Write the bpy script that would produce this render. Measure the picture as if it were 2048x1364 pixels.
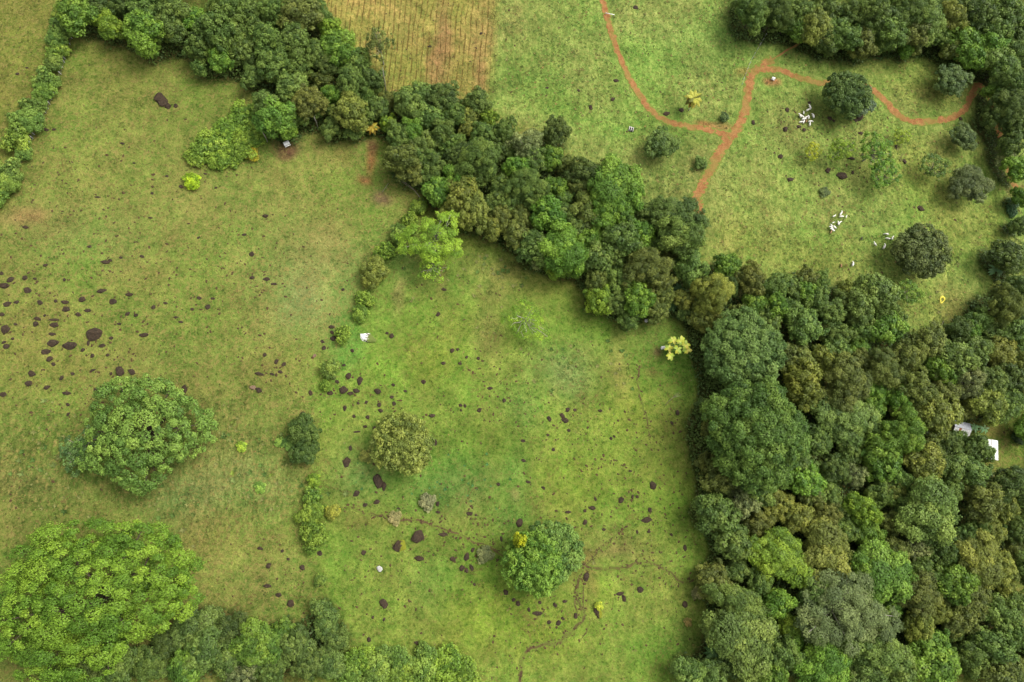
import bpy, bmesh, math, random
import numpy as np
from mathutils import Vector, Matrix, Euler, Quaternion

for o in list(bpy.data.objects):
    bpy.data.objects.remove(o)
scene = bpy.context.scene
COL = scene.collection
R = math.radians

# ------------------------------------------------------------------ camera
CAM_H = 260.0
CAM_ROT = Euler((R(11.1), R(-3.1), 0.0), 'XYZ')
FPX = 24.0 / 36.0 * 2048.0
cam_d = bpy.data.cameras.new('camera')
cam_d.lens = 24.0
cam_d.sensor_width = 36.0
cam_d.clip_start = 1.0
cam_d.clip_end = 20000.0
cam = bpy.data.objects.new('camera', cam_d)
COL.objects.link(cam)
cam.location = (0, 0, CAM_H)
cam.rotation_euler = CAM_ROT
scene.camera = cam

# ------------------------------------------------------------------ world, sun, exposure
SUN_AZ, SUN_EL = R(62.0), R(52.0)          # azimuth clockwise from +Y
world = bpy.data.worlds.new('World')
scene.world = world
world.use_nodes = True
wn, wl = world.node_tree.nodes, world.node_tree.links
wn.clear()
w_out = wn.new('ShaderNodeOutputWorld')
w_bg = wn.new('ShaderNodeBackground')
w_sky = wn.new('ShaderNodeTexSky')
w_sky.sky_type = 'NISHITA'
w_sky.sun_disc = False
w_sky.sun_elevation = SUN_EL
w_sky.sun_rotation = SUN_AZ
w_sky.dust_density = 4.0
w_sky.air_density = 1.0
w_hsv = wn.new('ShaderNodeHueSaturation')
w_hsv.inputs['Saturation'].default_value = 0.12
w_bg.inputs['Strength'].default_value = 0.14
wl.new(w_sky.outputs[0], w_hsv.inputs['Color'])
wl.new(w_hsv.outputs[0], w_bg.inputs['Color'])
wl.new(w_bg.outputs[0], w_out.inputs['Surface'])

sun_d = bpy.data.lights.new('sun', 'SUN')
sun_d.energy = 1.15
sun_d.angle = R(30.0)
sun_d.color = (1.0, 0.95, 0.86)
sun = bpy.data.objects.new('sun', sun_d)
COL.objects.link(sun)
sdir = Vector((math.sin(SUN_AZ) * math.cos(SUN_EL), math.cos(SUN_AZ) * math.cos(SUN_EL), math.sin(SUN_EL)))
sun.location = sdir * 400
sun.rotation_euler = (-sdir).to_track_quat('-Z', 'Y').to_euler()

vs = scene.view_settings
vs.view_transform = 'Standard'
vs.look = 'None'
vs.gamma = 1.0
vs.use_curve_mapping = False
vs.exposure = 1.13
scene.render.engine = 'CYCLES'

# ------------------------------------------------------------------ helpers
K_LIT = 2.2          # how bright a white diffuse sheet lies in this light (display linear)


def lin(c):
    c = np.asarray(c, float) / 255.0
    return np.where(c <= 0.04045, c / 12.92, ((c + 0.055) / 1.055) ** 2.4)


def alb(c, k=K_LIT):
    return lin(c) / k


def _lattice(seed):
    return np.random.RandomState(seed).rand(256, 256)


_LAT = {}


def noise(x, y, scale, seed=0):
    """smooth value noise, 0..1; scale = metres per cell"""
    if seed not in _LAT:
        _LAT[seed] = _lattice(seed)
    L = _LAT[seed]
    x = np.asarray(x, float) / scale + 91.3
    y = np.asarray(y, float) / scale + 57.7
    xi, yi = np.floor(x).astype(int), np.floor(y).astype(int)
    fx, fy = x - xi, y - yi
    fx = fx * fx * (3 - 2 * fx)
    fy = fy * fy * (3 - 2 * fy)
    a = L[xi & 255, yi & 255]
    b = L[(xi + 1) & 255, yi & 255]
    c = L[xi & 255, (yi + 1) & 255]
    d = L[(xi + 1) & 255, (yi + 1) & 255]
    return (a * (1 - fx) + b * fx) * (1 - fy) + (c * (1 - fx) + d * fx) * fy


def fbm(x, y, scale, seed=0, octv=4, gain=0.5):
    s, a, t = 0.0, 1.0, 0.0
    for k in range(octv):
        s = s + a * noise(x, y, scale / 2 ** k, seed + k)
        t += a
        a *= gain
    return s / t


def terrain(x, y):
    """gentle fall towards the upper right, soft swells"""
    x = np.asarray(x, float)
    y = np.asarray(y, float)
    z = -22.0 * np.tanh(x / 340.0) - 18.0 * np.tanh(y / 340.0)
    z = z + 5.0 * (fbm(x, y, 95.0, 3, 2) - 0.5) + 1.4 * (fbm(x, y, 24.0, 9, 2) - 0.5)
    return z


RM = np.array(CAM_ROT.to_matrix())


def unproject(px, py, h=0.0):
    """photograph pixel (2048 wide) -> world point at height h above the terrain, and depth"""
    px = np.asarray(px, float)
    py = np.asarray(py, float)
    d = np.stack([(px - 1024) / FPX, (682 - py) / FPX, -np.ones_like(px)], -1) @ RM.T
    t = (CAM_H - h) / -d[..., 2]
    for _ in range(14):
        X, Y = d[..., 0] * t, d[..., 1] * t
        zt = terrain(X, Y) + h
        t = t * (CAM_H - zt) / (-d[..., 2] * t)
    P = d * t[..., None]
    P[..., 2] += CAM_H
    return P, t


def at(px, py, h=0.0):
    P, t = unproject(np.array([px]), np.array([py]), h)
    return Vector(P[0]), float(t[0]) / FPX        # point, metres per photograph pixel


def mesh_np(name, verts, quads=None, tris=None, smooth=False):
    me = bpy.data.meshes.new(name)
    verts = np.asarray(verts, np.float32)
    loops, starts = [], []
    n = 0
    if quads is not None and len(quads):
        q = np.asarray(quads, np.int32)
        loops.append(q.ravel())
        starts.append(np.arange(len(q)) * 4)
        n = q.size
    if tris is not None and len(tris):
        q = np.asarray(tris, np.int32)
        loops.append(q.ravel())
        starts.append(n + np.arange(len(q)) * 3)
    loops = np.concatenate(loops)
    starts = np.concatenate(starts)
    me.vertices.add(len(verts))
    me.vertices.foreach_set('co', verts.ravel())
    me.loops.add(len(loops))
    me.loops.foreach_set('vertex_index', loops)
    me.polygons.add(len(starts))
    me.polygons.foreach_set('loop_start', starts.astype(np.int32))
    me.update(calc_edges=True)
    me.validate()
    if smooth:
        me.polygons.foreach_set('use_smooth', np.ones(len(me.polygons), bool))
    return me


def col_attr(me, name, rgb):
    a = me.color_attributes.new(name, 'FLOAT_COLOR', 'POINT')
    c = np.ones((len(me.vertices), 4), np.float32)
    c[:, :3] = rgb
    a.data.foreach_set('color', c.ravel())


def float_attr(me, name, v):
    a = me.attributes.new(name, 'FLOAT', 'POINT')
    a.data.foreach_set('value', np.asarray(v, np.float32))


def obj(name, me, mat=None, parent=None, loc=None, rot=None, scale=None, color=None):
    o = bpy.data.objects.new(name, me)
    COL.objects.link(o)
    if mat is not None and me is not None and len(me.materials) == 0:
        me.materials.append(mat)
    if parent is not None:
        o.parent = parent
    if loc is not None:
        o.location = loc
    if rot is not None:
        o.rotation_euler = rot
    if scale is not None:
        o.scale = scale
    if color is not None:
        o.color = (color[0], color[1], color[2], 1.0)
    return o


def tag(o, label, cat, group=None, kind=None):
    if label:
        o['label'] = label
    if cat:
        o['category'] = cat
    if group:
        o['group'] = group
    if kind:
        o['kind'] = kind
    return o


def tube(path, radii, sides=6, cap=True):
    """tapered tube along points -> verts, quads, tris"""
    path = [Vector(p) for p in path]
    V, Q, T = [], [], []
    ref = Vector((0.31, 0.95, 0.11))
    for i, p in enumerate(path):
        a = path[min(i + 1, len(path) - 1)] - path[max(i - 1, 0)]
        a.normalize()
        u = a.cross(ref)
        if u.length < 1e-3:
            u = a.cross(Vector((1, 0, 0)))
        u.normalize()
        w = a.cross(u)
        for k in range(sides):
            th = 2 * math.pi * k / sides
            V.append(p + (u * math.cos(th) + w * math.sin(th)) * radii[i])
    for i in range(len(path) - 1):
        for k in range(sides):
            k2 = (k + 1) % sides
            Q.append((i * sides + k, i * sides + k2, (i + 1) * sides + k2, (i + 1) * sides + k))
    if cap:
        n = len(V)
        V.append(path[-1])
        b = (len(path) - 1) * sides
        for k in range(sides):
            T.append((b + k, b + (k + 1) % sides, n))
        n = len(V)
        V.append(path[0])
        for k in range(sides):
            T.append(((k + 1) % sides, k, n))
    return V, Q, T


class Geo:
    def __init__(self):
        self.V, self.Q, self.T = [], [], []

    def add(self, V, Q=(), T=()):
        b = len(self.V)
        self.V.extend([tuple(v) for v in V])
        self.Q.extend([tuple(i + b for i in q) for q in Q])
        self.T.extend([tuple(i + b for i in t) for t in T])
        return self

    def tube(self, path, radii, sides=6):
        return self.add(*tube(path, radii, sides))

    def box(self, c, s, rz=0.0, M=None):
        m = M if M is not None else Matrix.Rotation(rz, 4, 'Z')
        V = []
        for dz in (-1, 1):
            for dx, dy in ((-1, -1), (1, -1), (1, 1), (-1, 1)):
                V.append(Vector(c) + m @ Vector((dx * s[0] / 2, dy * s[1] / 2, dz * s[2] / 2)))
        return self.add(V, [(3, 2, 1, 0), (4, 5, 6, 7), (0, 1, 5, 4), (1, 2, 6, 5), (2, 3, 7, 6), (3, 0, 4, 7)])

    def mesh(self, name, smooth=False):
        return mesh_np(name, self.V, self.Q, self.T, smooth)


# ------------------------------------------------------------------ materials
def new_mat(name):
    m = bpy.data.materials.new(name)
    m.use_nodes = True
    nt = m.node_tree
    b = nt.nodes['Principled BSDF']
    b.inputs['Roughness'].default_value = 0.85
    b.inputs['Specular IOR Level'].default_value = 0.2
    return m, nt, b


def N(nt, typ, **kw):
    n = nt.nodes.new(typ)
    for k, v in kw.items():
        if k in n.inputs:
            n.inputs[k].default_value = v
        else:
            setattr(n, k, v)
    return n


def ramp(nt, fac, stops):
    r = nt.nodes.new('ShaderNodeValToRGB')
    while len(r.color_ramp.elements) > 1:
        r.color_ramp.elements.remove(r.color_ramp.elements[-1])
    for i, (p, c) in enumerate(stops):
        e = r.color_ramp.elements[0] if i == 0 else r.color_ramp.elements.new(p)
        e.position = p
        if not hasattr(c, '__len__'):
            c = (c, c, c)
        e.color = (c[0], c[1], c[2], 1)
    nt.links.new(fac, r.inputs[0])
    return r.outputs[0]


def mixc(nt, fac, a, b, mode='MIX'):
    m = nt.nodes.new('ShaderNodeMix')
    m.data_type = 'RGBA'
    m.blend_type = mode
    m.clamp_factor = True
    for s, v in ((m.inputs[0], fac), (m.inputs[6], a), (m.inputs[7], b)):
        if hasattr(v, 'is_linked'):
            nt.links.new(v, s)
        elif hasattr(v, '__len__'):
            s.default_value = (v[0], v[1], v[2], 1)
        else:
            s.default_value = v
    return m.outputs[2]


def math_(nt, op, a, b=0.0):
    m = nt.nodes.new('ShaderNodeMath')
    m.operation = op
    for s, v in ((m.inputs[0], a), (m.inputs[1], b)):
        if hasattr(v, 'is_linked'):
            nt.links.new(v, s)
        else:
            s.default_value = v
    return m.outputs[0]


def nz(nt, scale, detail=3.0, rough=0.6, vec=None, dist=0.0):
    n = nt.nodes.new('ShaderNodeTexNoise')
    n.inputs['Scale'].default_value = scale
    n.inputs['Detail'].default_value = detail
    n.inputs['Roughness'].default_value = rough
    n.inputs['Distortion'].default_value = dist
    if vec is not None:
        nt.links.new(vec, n.inputs['Vector'])
    return n.outputs['Fac']


def coords(nt):
    return nt.nodes.new('ShaderNodeTexCoord').outputs['Object']


def geo_pos(nt):
    return nt.nodes.new('ShaderNodeNewGeometry').outputs['Position']


def bump(nt, b, h, strength=0.5, dist=0.1):
    n = nt.nodes.new('ShaderNodeBump')
    n.inputs['Strength'].default_value = strength
    n.inputs['Distance'].default_value = dist
    nt.links.new(h, n.inputs['Height'])
    nt.links.new(n.outputs[0], b.inputs['Normal'])


def mat_foliage(name, rough=0.55, spec=0.25, trans=0.28):
    """leaf colour comes from the object's colour, varied by leaf and by clump"""
    m, nt, b = new_mat(name)
    L = nt.links
    at_ = N(nt, 'ShaderNodeAttribute', attribute_name='tint')
    sep = N(nt, 'ShaderNodeSeparateColor')
    L.new(at_.outputs['Color'], sep.inputs[0])
    oi = N(nt, 'ShaderNodeObjectInfo')
    leaf = math_(nt, 'MULTIPLY_ADD', sep.outputs[0], 0.85)
    leaf.node.inputs[2].default_value = 0.58
    clump = math_(nt, 'MULTIPLY_ADD', sep.outputs[1], 0.72)
    clump.node.inputs[2].default_value = 0.64
    f = math_(nt, 'MULTIPLY', leaf, clump)
    c1 = mixc(nt, 1.0, oi.outputs['Color'], (1, 1, 1), 'MULTIPLY')
    hs = N(nt, 'ShaderNodeHueSaturation')
    L.new(c1, hs.inputs['Color'])
    L.new(f, hs.inputs['Value'])
    hue = math_(nt, 'MULTIPLY_ADD', sep.outputs[1], -0.03)
    hue.node.inputs[2].default_value = 0.502
    L.new(hue, hs.inputs['Hue'])
    # a few dry or flowering leaves
    dry = ramp(nt, sep.outputs[2], [(0.0, 0.0), (0.93, 0.0), (0.97, 0.45)])
    c2 = mixc(nt, dry, hs.outputs[0], tuple(alb((150, 135, 85))))
    L.new(c2, b.inputs['Base Color'])
    b.inputs['Roughness'].default_value = rough
    b.inputs['Specular IOR Level'].default_value = spec
    tr = N(nt, 'ShaderNodeBsdfTranslucent')
    L.new(c2, tr.inputs['Color'])
    mx = N(nt, 'ShaderNodeMixShader')
    mx.inputs[0].default_value = trans
    L.new(b.outputs[0], mx.inputs[1])
    L.new(tr.outputs[0], mx.inputs[2])
    L.new(mx.outputs[0], nt.nodes['Material Output'].inputs['Surface'])
    return m


def mat_plain(name, c, rough=0.85, var=0.35, scale=2.0, spec=0.2, bumpd=0.0, c2=None):
    m, nt, b = new_mat(name)
    co = coords(nt)
    f = nz(nt, scale, 4.0, 0.65, co)
    ca = np.asarray(c)
    cb = ca * (1 - var) if c2 is None else np.asarray(c2)
    out = ramp(nt, f, [(0.3, cb), (0.7, ca * (1 + 0.3 * var))])
    nt.links.new(out, b.inputs['Base Color'])
    b.inputs['Roughness'].default_value = rough
    b.inputs['Specular IOR Level'].default_value = spec
    if bumpd:
        bump(nt, b, f, 0.8, bumpd)
    return m


M_LEAF = mat_foliage('foliage')
M_GLOSS = mat_foliage('glossy_foliage', 0.5, 0.2, 0.25)
M_BARK = mat_plain('bark', alb((112, 98, 82)), var=0.5, scale=3.0, bumpd=0.05)
M_PALEBARK = mat_plain('pale_bark', alb((205, 198, 178)), var=0.35, scale=2.0, bumpd=0.03)
M_DEADWOOD = mat_plain('dead_wood', alb((190, 180, 150)), var=0.4, scale=4.0, bumpd=0.02)
M_COWHIDE = mat_plain('white_hide', (0.72, 0.69, 0.62), var=0.18, scale=1.6, rough=0.75)
M_TANHIDE = mat_plain('tan_hide', (0.32, 0.18, 0.09), var=0.35, scale=1.6, rough=0.75)
M_DARKHIDE = mat_plain('dark_hide', (0.06, 0.045, 0.035), var=0.4, scale=1.6, rough=0.7)
M_POST = mat_plain('weathered_post', (0.5, 0.49, 0.45), var=0.35, scale=5.0)
M_WIRE = mat_plain('wire', (0.3, 0.3, 0.3), rough=0.5)
M_CONC = mat_plain('concrete', (0.5, 0.47, 0.42), var=0.3, scale=3.0)
M_WHITE = mat_plain('white_paint', (0.75, 0.74, 0.70), var=0.15, scale=1.2, rough=0.6)
M_TIN = mat_plain('galvanised_sheet', (0.36, 0.37, 0.39), var=0.25, scale=0.8, rough=0.55, spec=0.4)
M_TINPALE = mat_plain('pale_sheet', (0.62, 0.63, 0.62), var=0.3, scale=1.2, rough=0.55, spec=0.4, c2=(0.36, 0.34, 0.30))
M_RUST = mat_plain('rusty_sheet', (0.30, 0.12, 0.055), var=0.5, scale=1.5, rough=0.8)
M_WOOD = mat_plain('plank', (0.22, 0.16, 0.11), var=0.45, scale=3.0)
M_YELLOW = mat_plain('yellow_sheet', (0.60, 0.52, 0.06), var=0.25, scale=2.0, rough=0.6)
M_WATER = mat_plain('trough_water', (0.02, 0.018, 0.014), var=0.2, rough=0.12, spec=0.5)


def mat_rock(name, c, moss=None, mossf=0.0, white=0.0):
    m, nt, b = new_mat(name)
    co = coords(nt)
    po = geo_pos(nt)
    f = nz(nt, 1.6, 5.0, 0.7, po)
    f2 = nz(nt, 0.35, 3.0, 0.6, po)
    ca = np.asarray(c)
    o = ramp(nt, f, [(0.3, ca * 0.5), (0.5, ca), (0.68, ca * 2.0)])
    o = mixc(nt, ramp(nt, f2, [(0.4, 0.0), (0.7, 0.5)]), o, tuple(ca * np.array([1.5, 1.25, 1.05])))
    if white:
        w = nz(nt, 0.9, 3.0, 0.6, po, 0.6)
        sx = N(nt, 'ShaderNodeSeparateXYZ')
        nt.links.new(co, sx.inputs[0])
        side = math_(nt, 'MULTIPLY_ADD', sx.outputs[0], -0.35)
        side.node.inputs[2].default_value = 0.0
        w = math_(nt, 'ADD', w, side)
        o = mixc(nt, ramp(nt, w, [(0.62 - 0.2 * white, 0.0), (0.68 - 0.2 * white, 1.0)]), o, (0.72, 0.70, 0.64))
    if moss is not None:
        w = nz(nt, 0.5, 4.0, 0.65, po)
        sx = N(nt, 'ShaderNodeSeparateXYZ')
        nt.links.new(co, sx.inputs[0])
        side = math_(nt, 'MULTIPLY_ADD', sx.outputs[0], 0.4)
        side.node.inputs[2].default_value = 0.0
        w = math_(nt, 'ADD', w, side)
        o = mixc(nt, ramp(nt, w, [(0.62 - 0.3 * mossf, 0.0), (0.72 - 0.3 * mossf, 1.0)]), o, tuple(moss))
    nt.links.new(o, b.inputs['Base Color'])
    b.inputs['Roughness'].default_value = 0.9
    bump(nt, b, f, 0.9, 0.12)
    return m


ROCKC = alb((74, 62, 48))
M_CLOD = mat_rock('earth_clod', alb((92, 74, 48)))
M_ROCK = mat_rock('dark_basalt', ROCKC)
M_ROCKTAN = mat_rock('tan_stone', alb((150, 125, 100)))
M_ROCKMOSS = mat_rock('mossy_basalt', ROCKC, alb((150, 155, 45)), 0.45)
M_ROCKWHITE = mat_rock('lichen_white_rock', alb((95, 85, 70)), alb((130, 145, 70)), 0.6, 0.45)
M_ROCKPALE = mat_plain('pale_rock', (0.42, 0.41, 0.38), var=0.5, scale=3.0, bumpd=0.1)

# ------------------------------------------------------------------ tracks (photograph pixels)
TRACKS = [
    # (points, half width m, name, label)
    ([(1196, -40), (1206, 0), (1216, 40), (1226, 75), (1237, 108), (1256, 150), (1277, 188), (1303, 222), (1335, 243),
      (1372, 251), (1405, 257), (1440, 266), (1462, 270)], 1.2, 'left'),
    ([(1545, 118), (1530, 127), (1510, 145), (1497, 172), (1493, 208), (1484, 240), (1466, 268),
      (1445, 295), (1428, 326), (1408, 360), (1395, 395), (1402, 432)], 1.75, 'main'),
    ([(1515, 138), (1560, 141), (1602, 156), (1640, 166), (1690, 163), (1738, 176), (1768, 200), (1795, 228), (1828, 243),
      (1870, 242), (1908, 233), (1933, 214), (1944, 188), (1956, 172), (1972, 186), (1984, 208), (1996, 250), (2006, 295),
      (2018, 345), (2040, 385), (2075, 405)], 1.4, 'right'),
    ([(1606, 80), (1590, 92), (1575, 100), (1560, 110), (1540, 122)], 0.4, 'trail'),
]
GULLIES = [
    ([(690, 1012), (725, 1022), (760, 1030), (800, 1040), (850, 1046), (895, 1062), (935, 1076), (975, 1096), (1008, 1112)], 0.45),
    ([(1150, 1128), (1185, 1134), (1230, 1136), (1275, 1129), (1315, 1131), (1340, 1146), (1365, 1164), (1402, 1152)], 0.55),
    ([(1172, 1130), (1160, 1160), (1156, 1195), (1166, 1228), (1150, 1262), (1118, 1284), (1080, 1292), (1050, 1304), (1042, 1330), (1034, 1380)], 0.6),
    ([(1184, 1235), (1172, 1265), (1160, 1280)], 0.25),
    ([(1163, 1150), (1152, 1180), (1150, 1205), (1158, 1230)], 0.35),
    ([(1174, 1150), (1168, 1185), (1168, 1212), (1172, 1232)], 0.3),
    ([(1172, 1130), (1195, 1110), (1215, 1085), (1245, 1060)], 0.3),
    ([(1276, 730), (1279, 770), (1284, 810), (1297, 838), (1298, 880)], 0.3),
]


def smooth_path(pts, step):
    P, _ = unproject(np.array([p[0] for p in pts]), np.array([p[1] for p in pts]))
    P = P[:, :2]
    out = []
    n = len(P)
    for i in range(n - 1):
        p0, p1, p2, p3 = P[max(i - 1, 0)], P[i], P[i + 1], P[min(i + 2, n - 1)]
        m = max(2, int(np.linalg.norm(p2 - p1) / step))
        for k in range(m):
            t = k / m
            out.append(0.5 * ((2 * p1) + (-p0 + p2) * t + (2 * p0 - 5 * p1 + 4 * p2 - p3) * t * t + (-p0 + 3 * p1 - 3 * p2 + p3) * t ** 3))
    out.append(P[-1])
    return np.array(out)


TRACK_XY = [smooth_path(p, 0.7) for p, w, n in TRACKS]
GULLY_XY = [smooth_path(p, 0.45) for p, w in GULLIES]
for k_, g_ in enumerate(GULLY_XY):
    s_ = np.arange(len(g_)) * 0.45
    amp_ = np.minimum(1, np.minimum(np.arange(len(g_)), len(g_) - 1 - np.arange(len(g_))) / 12.0)
    g_[:, 0] += amp_ * 2.6 * (fbm(s_, s_ * 0 + 3 * k_, 4.0, 171, 3) - 0.5)
    g_[:, 1] += amp_ * 2.6 * (fbm(s_, s_ * 0 + 3 * k_ + 40, 4.0, 175, 3) - 0.5)

# ------------------------------------------------------------------ trees read off the photograph: x, y, crown radius (px), kind
TREES = {
 'upper left wood': """150,18,35,B 216,48,28,E 280,57,38,B 293,88,22,B 337,20,32,A 395,91,28,A 337,57,32,A 438,118,26,B
 398,135,16,A 432,57,36,A 472,64,26,D 489,101,26,A 455,20,32,A 287,13,30,A 188,14,26,F 240,8,24,F 390,40,26,B 500,20,30,A
 546,20,32,A 603,24,36,C 660,57,24,E 532,78,30,A 586,78,34,A 546,125,32,A 596,132,24,A 670,88,28,B 687,111,26,B 714,125,26,D
 643,158,18,C 579,175,30,D 617,202,30,C 701,165,30,A 664,189,22,B 701,222,34,H 549,233,32,B 532,209,25,D 576,256,20,B 660,256,20,D
 708,260,18,D 748,216,23,A 741,158,26,F 640,28,22,A 720,160,20,A 630,105,24,A 505,150,22,A 560,150,22,D 655,130,20,F 510,60,24,A
 640,215,18,A 600,235,18,A 730,190,18,A 570,45,22,A 778,199,20,C""",
 'central tree belt': """775,245,18,E 815,209,30,D 836,189,28,D 886,195,32,F 859,233,26,D 799,270,27,A 826,260,25,B 846,290,24,D 802,314,32,C
 819,340,26,C 849,310,24,A 910,229,26,A 937,236,20,H 937,258,20,H 954,202,24,A 977,233,18,E 886,263,26,A 900,287,24,A 917,310,26,F
 957,314,38,A 967,270,28,A 1008,263,28,A 998,293,24,F 957,347,30,A 917,364,32,B 876,381,28,B 923,388,32,H 903,422,22,H 947,422,34,H
 991,405,26,A 1001,371,22,A 1001,432,27,C 859,344,24,A 1112,260,27,F 1054,288,32,G 1068,316,26,D 1034,337,27,B 1102,314,24,B 1132,326,18,C
 1051,371,40,A 1078,398,27,A 1112,374,26,B 1125,398,22,A 1098,428,36,B 1135,428,24,A 1159,371,24,C 1172,347,32,F 1226,364,44,B
 1213,405,40,B 1260,388,30,B 1243,428,32,B 1172,422,30,C 1041,438,27,C 1354,435,50,F 1216,327,16,C 1034,467,30,C 1068,494,32,A
 1075,514,22,G 1125,500,40,B 1115,531,25,E 1155,531,20,B 1182,480,26,B 1193,517,30,D 1223,510,30,A 1243,477,36,A 1280,467,28,B
 1314,497,20,H 1334,504,22,C 1361,472,42,D 1294,534,40,C 1317,561,30,C 1240,561,28,D 1193,561,26,C 1199,598,27,E 1213,578,18,B
 1233,602,24,A 1277,598,32,B 1260,637,20,D 1311,619,24,C 1324,592,24,C 1381,534,34,D 1368,598,20,H 1371,625,16,F 1429,585,40,H
 1405,632,28,C 1429,639,24,H 1456,531,24,B 1503,558,32,C 1473,632,22,C 1510,608,24,B 1020,300,20,A 1290,425,22,A 1150,460,26,A
 1025,400,24,D 1160,490,24,D 1330,460,24,A 870,330,22,A 985,455,22,H 1460,570,22,F 1275,510,20,A""",
 'right-hand forest': """1587,575,24,A 1553,575,28,A 1614,555,22,C 1610,581,22,B 1637,602,28,A 1664,625,28,A 1694,578,18,H 1755,585,36,D
 1725,619,30,D 1772,619,30,A 1772,652,34,B 1792,639,22,A 1553,612,27,B 1587,625,26,A 1610,652,36,D 1654,666,20,C 1678,669,26,A
 1671,700,28,D 1715,696,22,B 1725,659,26,A 1593,720,30,C 1654,720,26,H 1610,760,36,H 1614,796,26,H 1698,764,42,C 1772,737,40,C
 1813,716,32,C 1860,686,34,C 1914,716,32,D 1951,700,27,A 1883,743,27,B 1941,764,32,G 2005,710,30,H 1991,659,26,A 1941,659,20,B
 1988,764,30,A 2025,754,27,F 1981,808,34,H 2018,808,30,A 1833,774,36,C 1893,787,30,C 1799,794,28,B 1755,780,22,B 1752,808,24,B
 1806,828,28,C 1883,828,38,H 1934,822,18,C 1698,838,48,D 1813,865,42,B 1765,892,34,B 1900,890,27,F 1918,876,14,D 1954,896,26,A 1970,904,17,A 1966,884,13,F 1860,902,27,C
 1637,882,27,A 2015,510,30,F 2035,514,26,A 2015,608,37,C 2035,645,32,A 2040,690,26,D 2046,735,26,C 2044,575,24,F
 1422,821,24,F 1428,858,26,C 1489,700,80,D 1520,868,102,B 1603,931,28,D 1614,961,32,B 1671,938,28,F 1711,948,26,G 1769,924,34,B 1853,931,36,H
 1799,958,28,A 1907,931,30,D 1947,944,34,D 2022,968,32,F 1620,984,26,C 1654,955,18,A 1563,1015,28,H 1603,1039,32,H 1657,1029,26,C
 1580,1039,16,B 1725,1019,32,E 1684,1025,22,A 1765,985,26,A 1786,978,24,C 1779,1046,26,C 1860,1022,60,D 1900,985,26,A 1971,1005,38,C
 2015,1012,26,H 1964,1056,24,A 2035,1066,26,F 1738,1066,28,B 1654,1103,54,H 1603,1103,20,C 1556,1113,52,E 1762,1147,52,B 1792,1106,32,C
 1840,1093,30,G 1890,1103,28,F 1958,1120,50,H 1998,1137,32,H 2035,1100,24,C 1853,1147,32,A 1910,1167,38,B 1840,1191,42,C 1941,1197,36,C
 2008,1174,28,H 2035,1208,30,D 2001,1224,36,D 1688,1224,86,G 1630,1181,34,D 1553,1208,30,B 1583,1255,24,E 1782,1208,24,B 1840,1251,32,H
 1883,1228,27,H 1924,1241,34,C 1863,1292,34,B 1755,1309,56,D 1647,1329,50,B 1570,1309,36,A 1873,1332,40,B 1941,1319,32,A 1991,1292,36,A
 2032,1275,30,A 2008,1342,32,C 2042,1336,26,C 1907,1261,24,A 1442,955,36,C 1412,924,20,C 1435,1029,38,D 1486,1005,32,G 1520,985,28,D
 1469,1086,32,D 1520,1049,24,C 1429,1160,30,C 1476,1140,24,D 1476,1208,44,D 1513,1228,30,D 1483,1275,56,D 1523,1315,32,D 1378,1346,28,D
 1422,1352,26,D 1560,940,26,D 1700,905,26,A 1660,990,26,D 1690,1060,26,D 1810,1010,24,A 1930,1075,28,A 1985,1068,26,H 1520,1165,26,A
 1590,1290,26,B 1710,1345,36,A 1800,1345,36,D 1605,775,20,D 1650,800,28,C 1720,720,26,C 1740,860,24,D 1850,835,22,B 1920,660,24,F
 1640,560,20,A 1690,600,22,A 1960,640,22,A 1535,640,26,A 1450,1330,26,F 1490,1345,24,D 1550,1345,28,B 1840,700,24,A 2062,860,26,B
 2066,1000,30,D 2066,1140,30,A 2066,1300,30,C 2068,780,28,C""",
 'upper right wood': """1510,20,34,A 1553,24,34,F 1597,20,30,A 1600,54,24,B 1634,51,32,H 1671,61,28,A 1651,81,24,F 1708,27,28,F 1698,74,26,A
 1725,84,27,C 1745,20,32,A 1772,40,30,F 1786,61,30,D 1772,84,18,D 1823,24,34,A 1856,40,36,D 1904,34,32,H 1833,67,30,C 1816,94,18,B
 1927,74,30,B 1910,98,24,C 1961,30,32,F 1991,61,30,A 2022,27,32,A 2035,61,27,F 1988,88,26,B 1968,111,24,E 1941,108,24,B 2008,128,32,D
 2035,105,30,A 1988,179,18,B 2022,169,30,F 2025,209,34,F 1991,229,23,F 2035,253,30,F 2022,287,24,F 2042,337,24,B 2015,314,20,G
 1650,15,26,A 1490,5,22,A 1800,5,26,A 1870,5,26,F 1940,5,26,A 2000,8,26,D 1575,45,22,A 1880,70,24,A 2062,160,28,A 2064,220,26,F
 1745,60,22,A 1570,10,24,A 2044,395,18,B 2040,450,18,F""",
 'bottom left thicket': """381,1255,36,D 421,1241,24,D 455,1262,34,F 405,1302,38,D 452,1315,34,D 236,1330,34,D 110,1352,26,D 297,1332,34,A
 371,1339,36,B 482,1352,30,G 506,1292,34,B 532,1285,34,B 593,1292,32,D 640,1218,22,D 654,1248,26,D 671,1282,28,D 617,1329,32,A
 546,1339,30,A 660,1329,26,D 330,1290,26,F 570,1260,22,B 500,1330,26,A 170,1345,28,D""",
}
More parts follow.
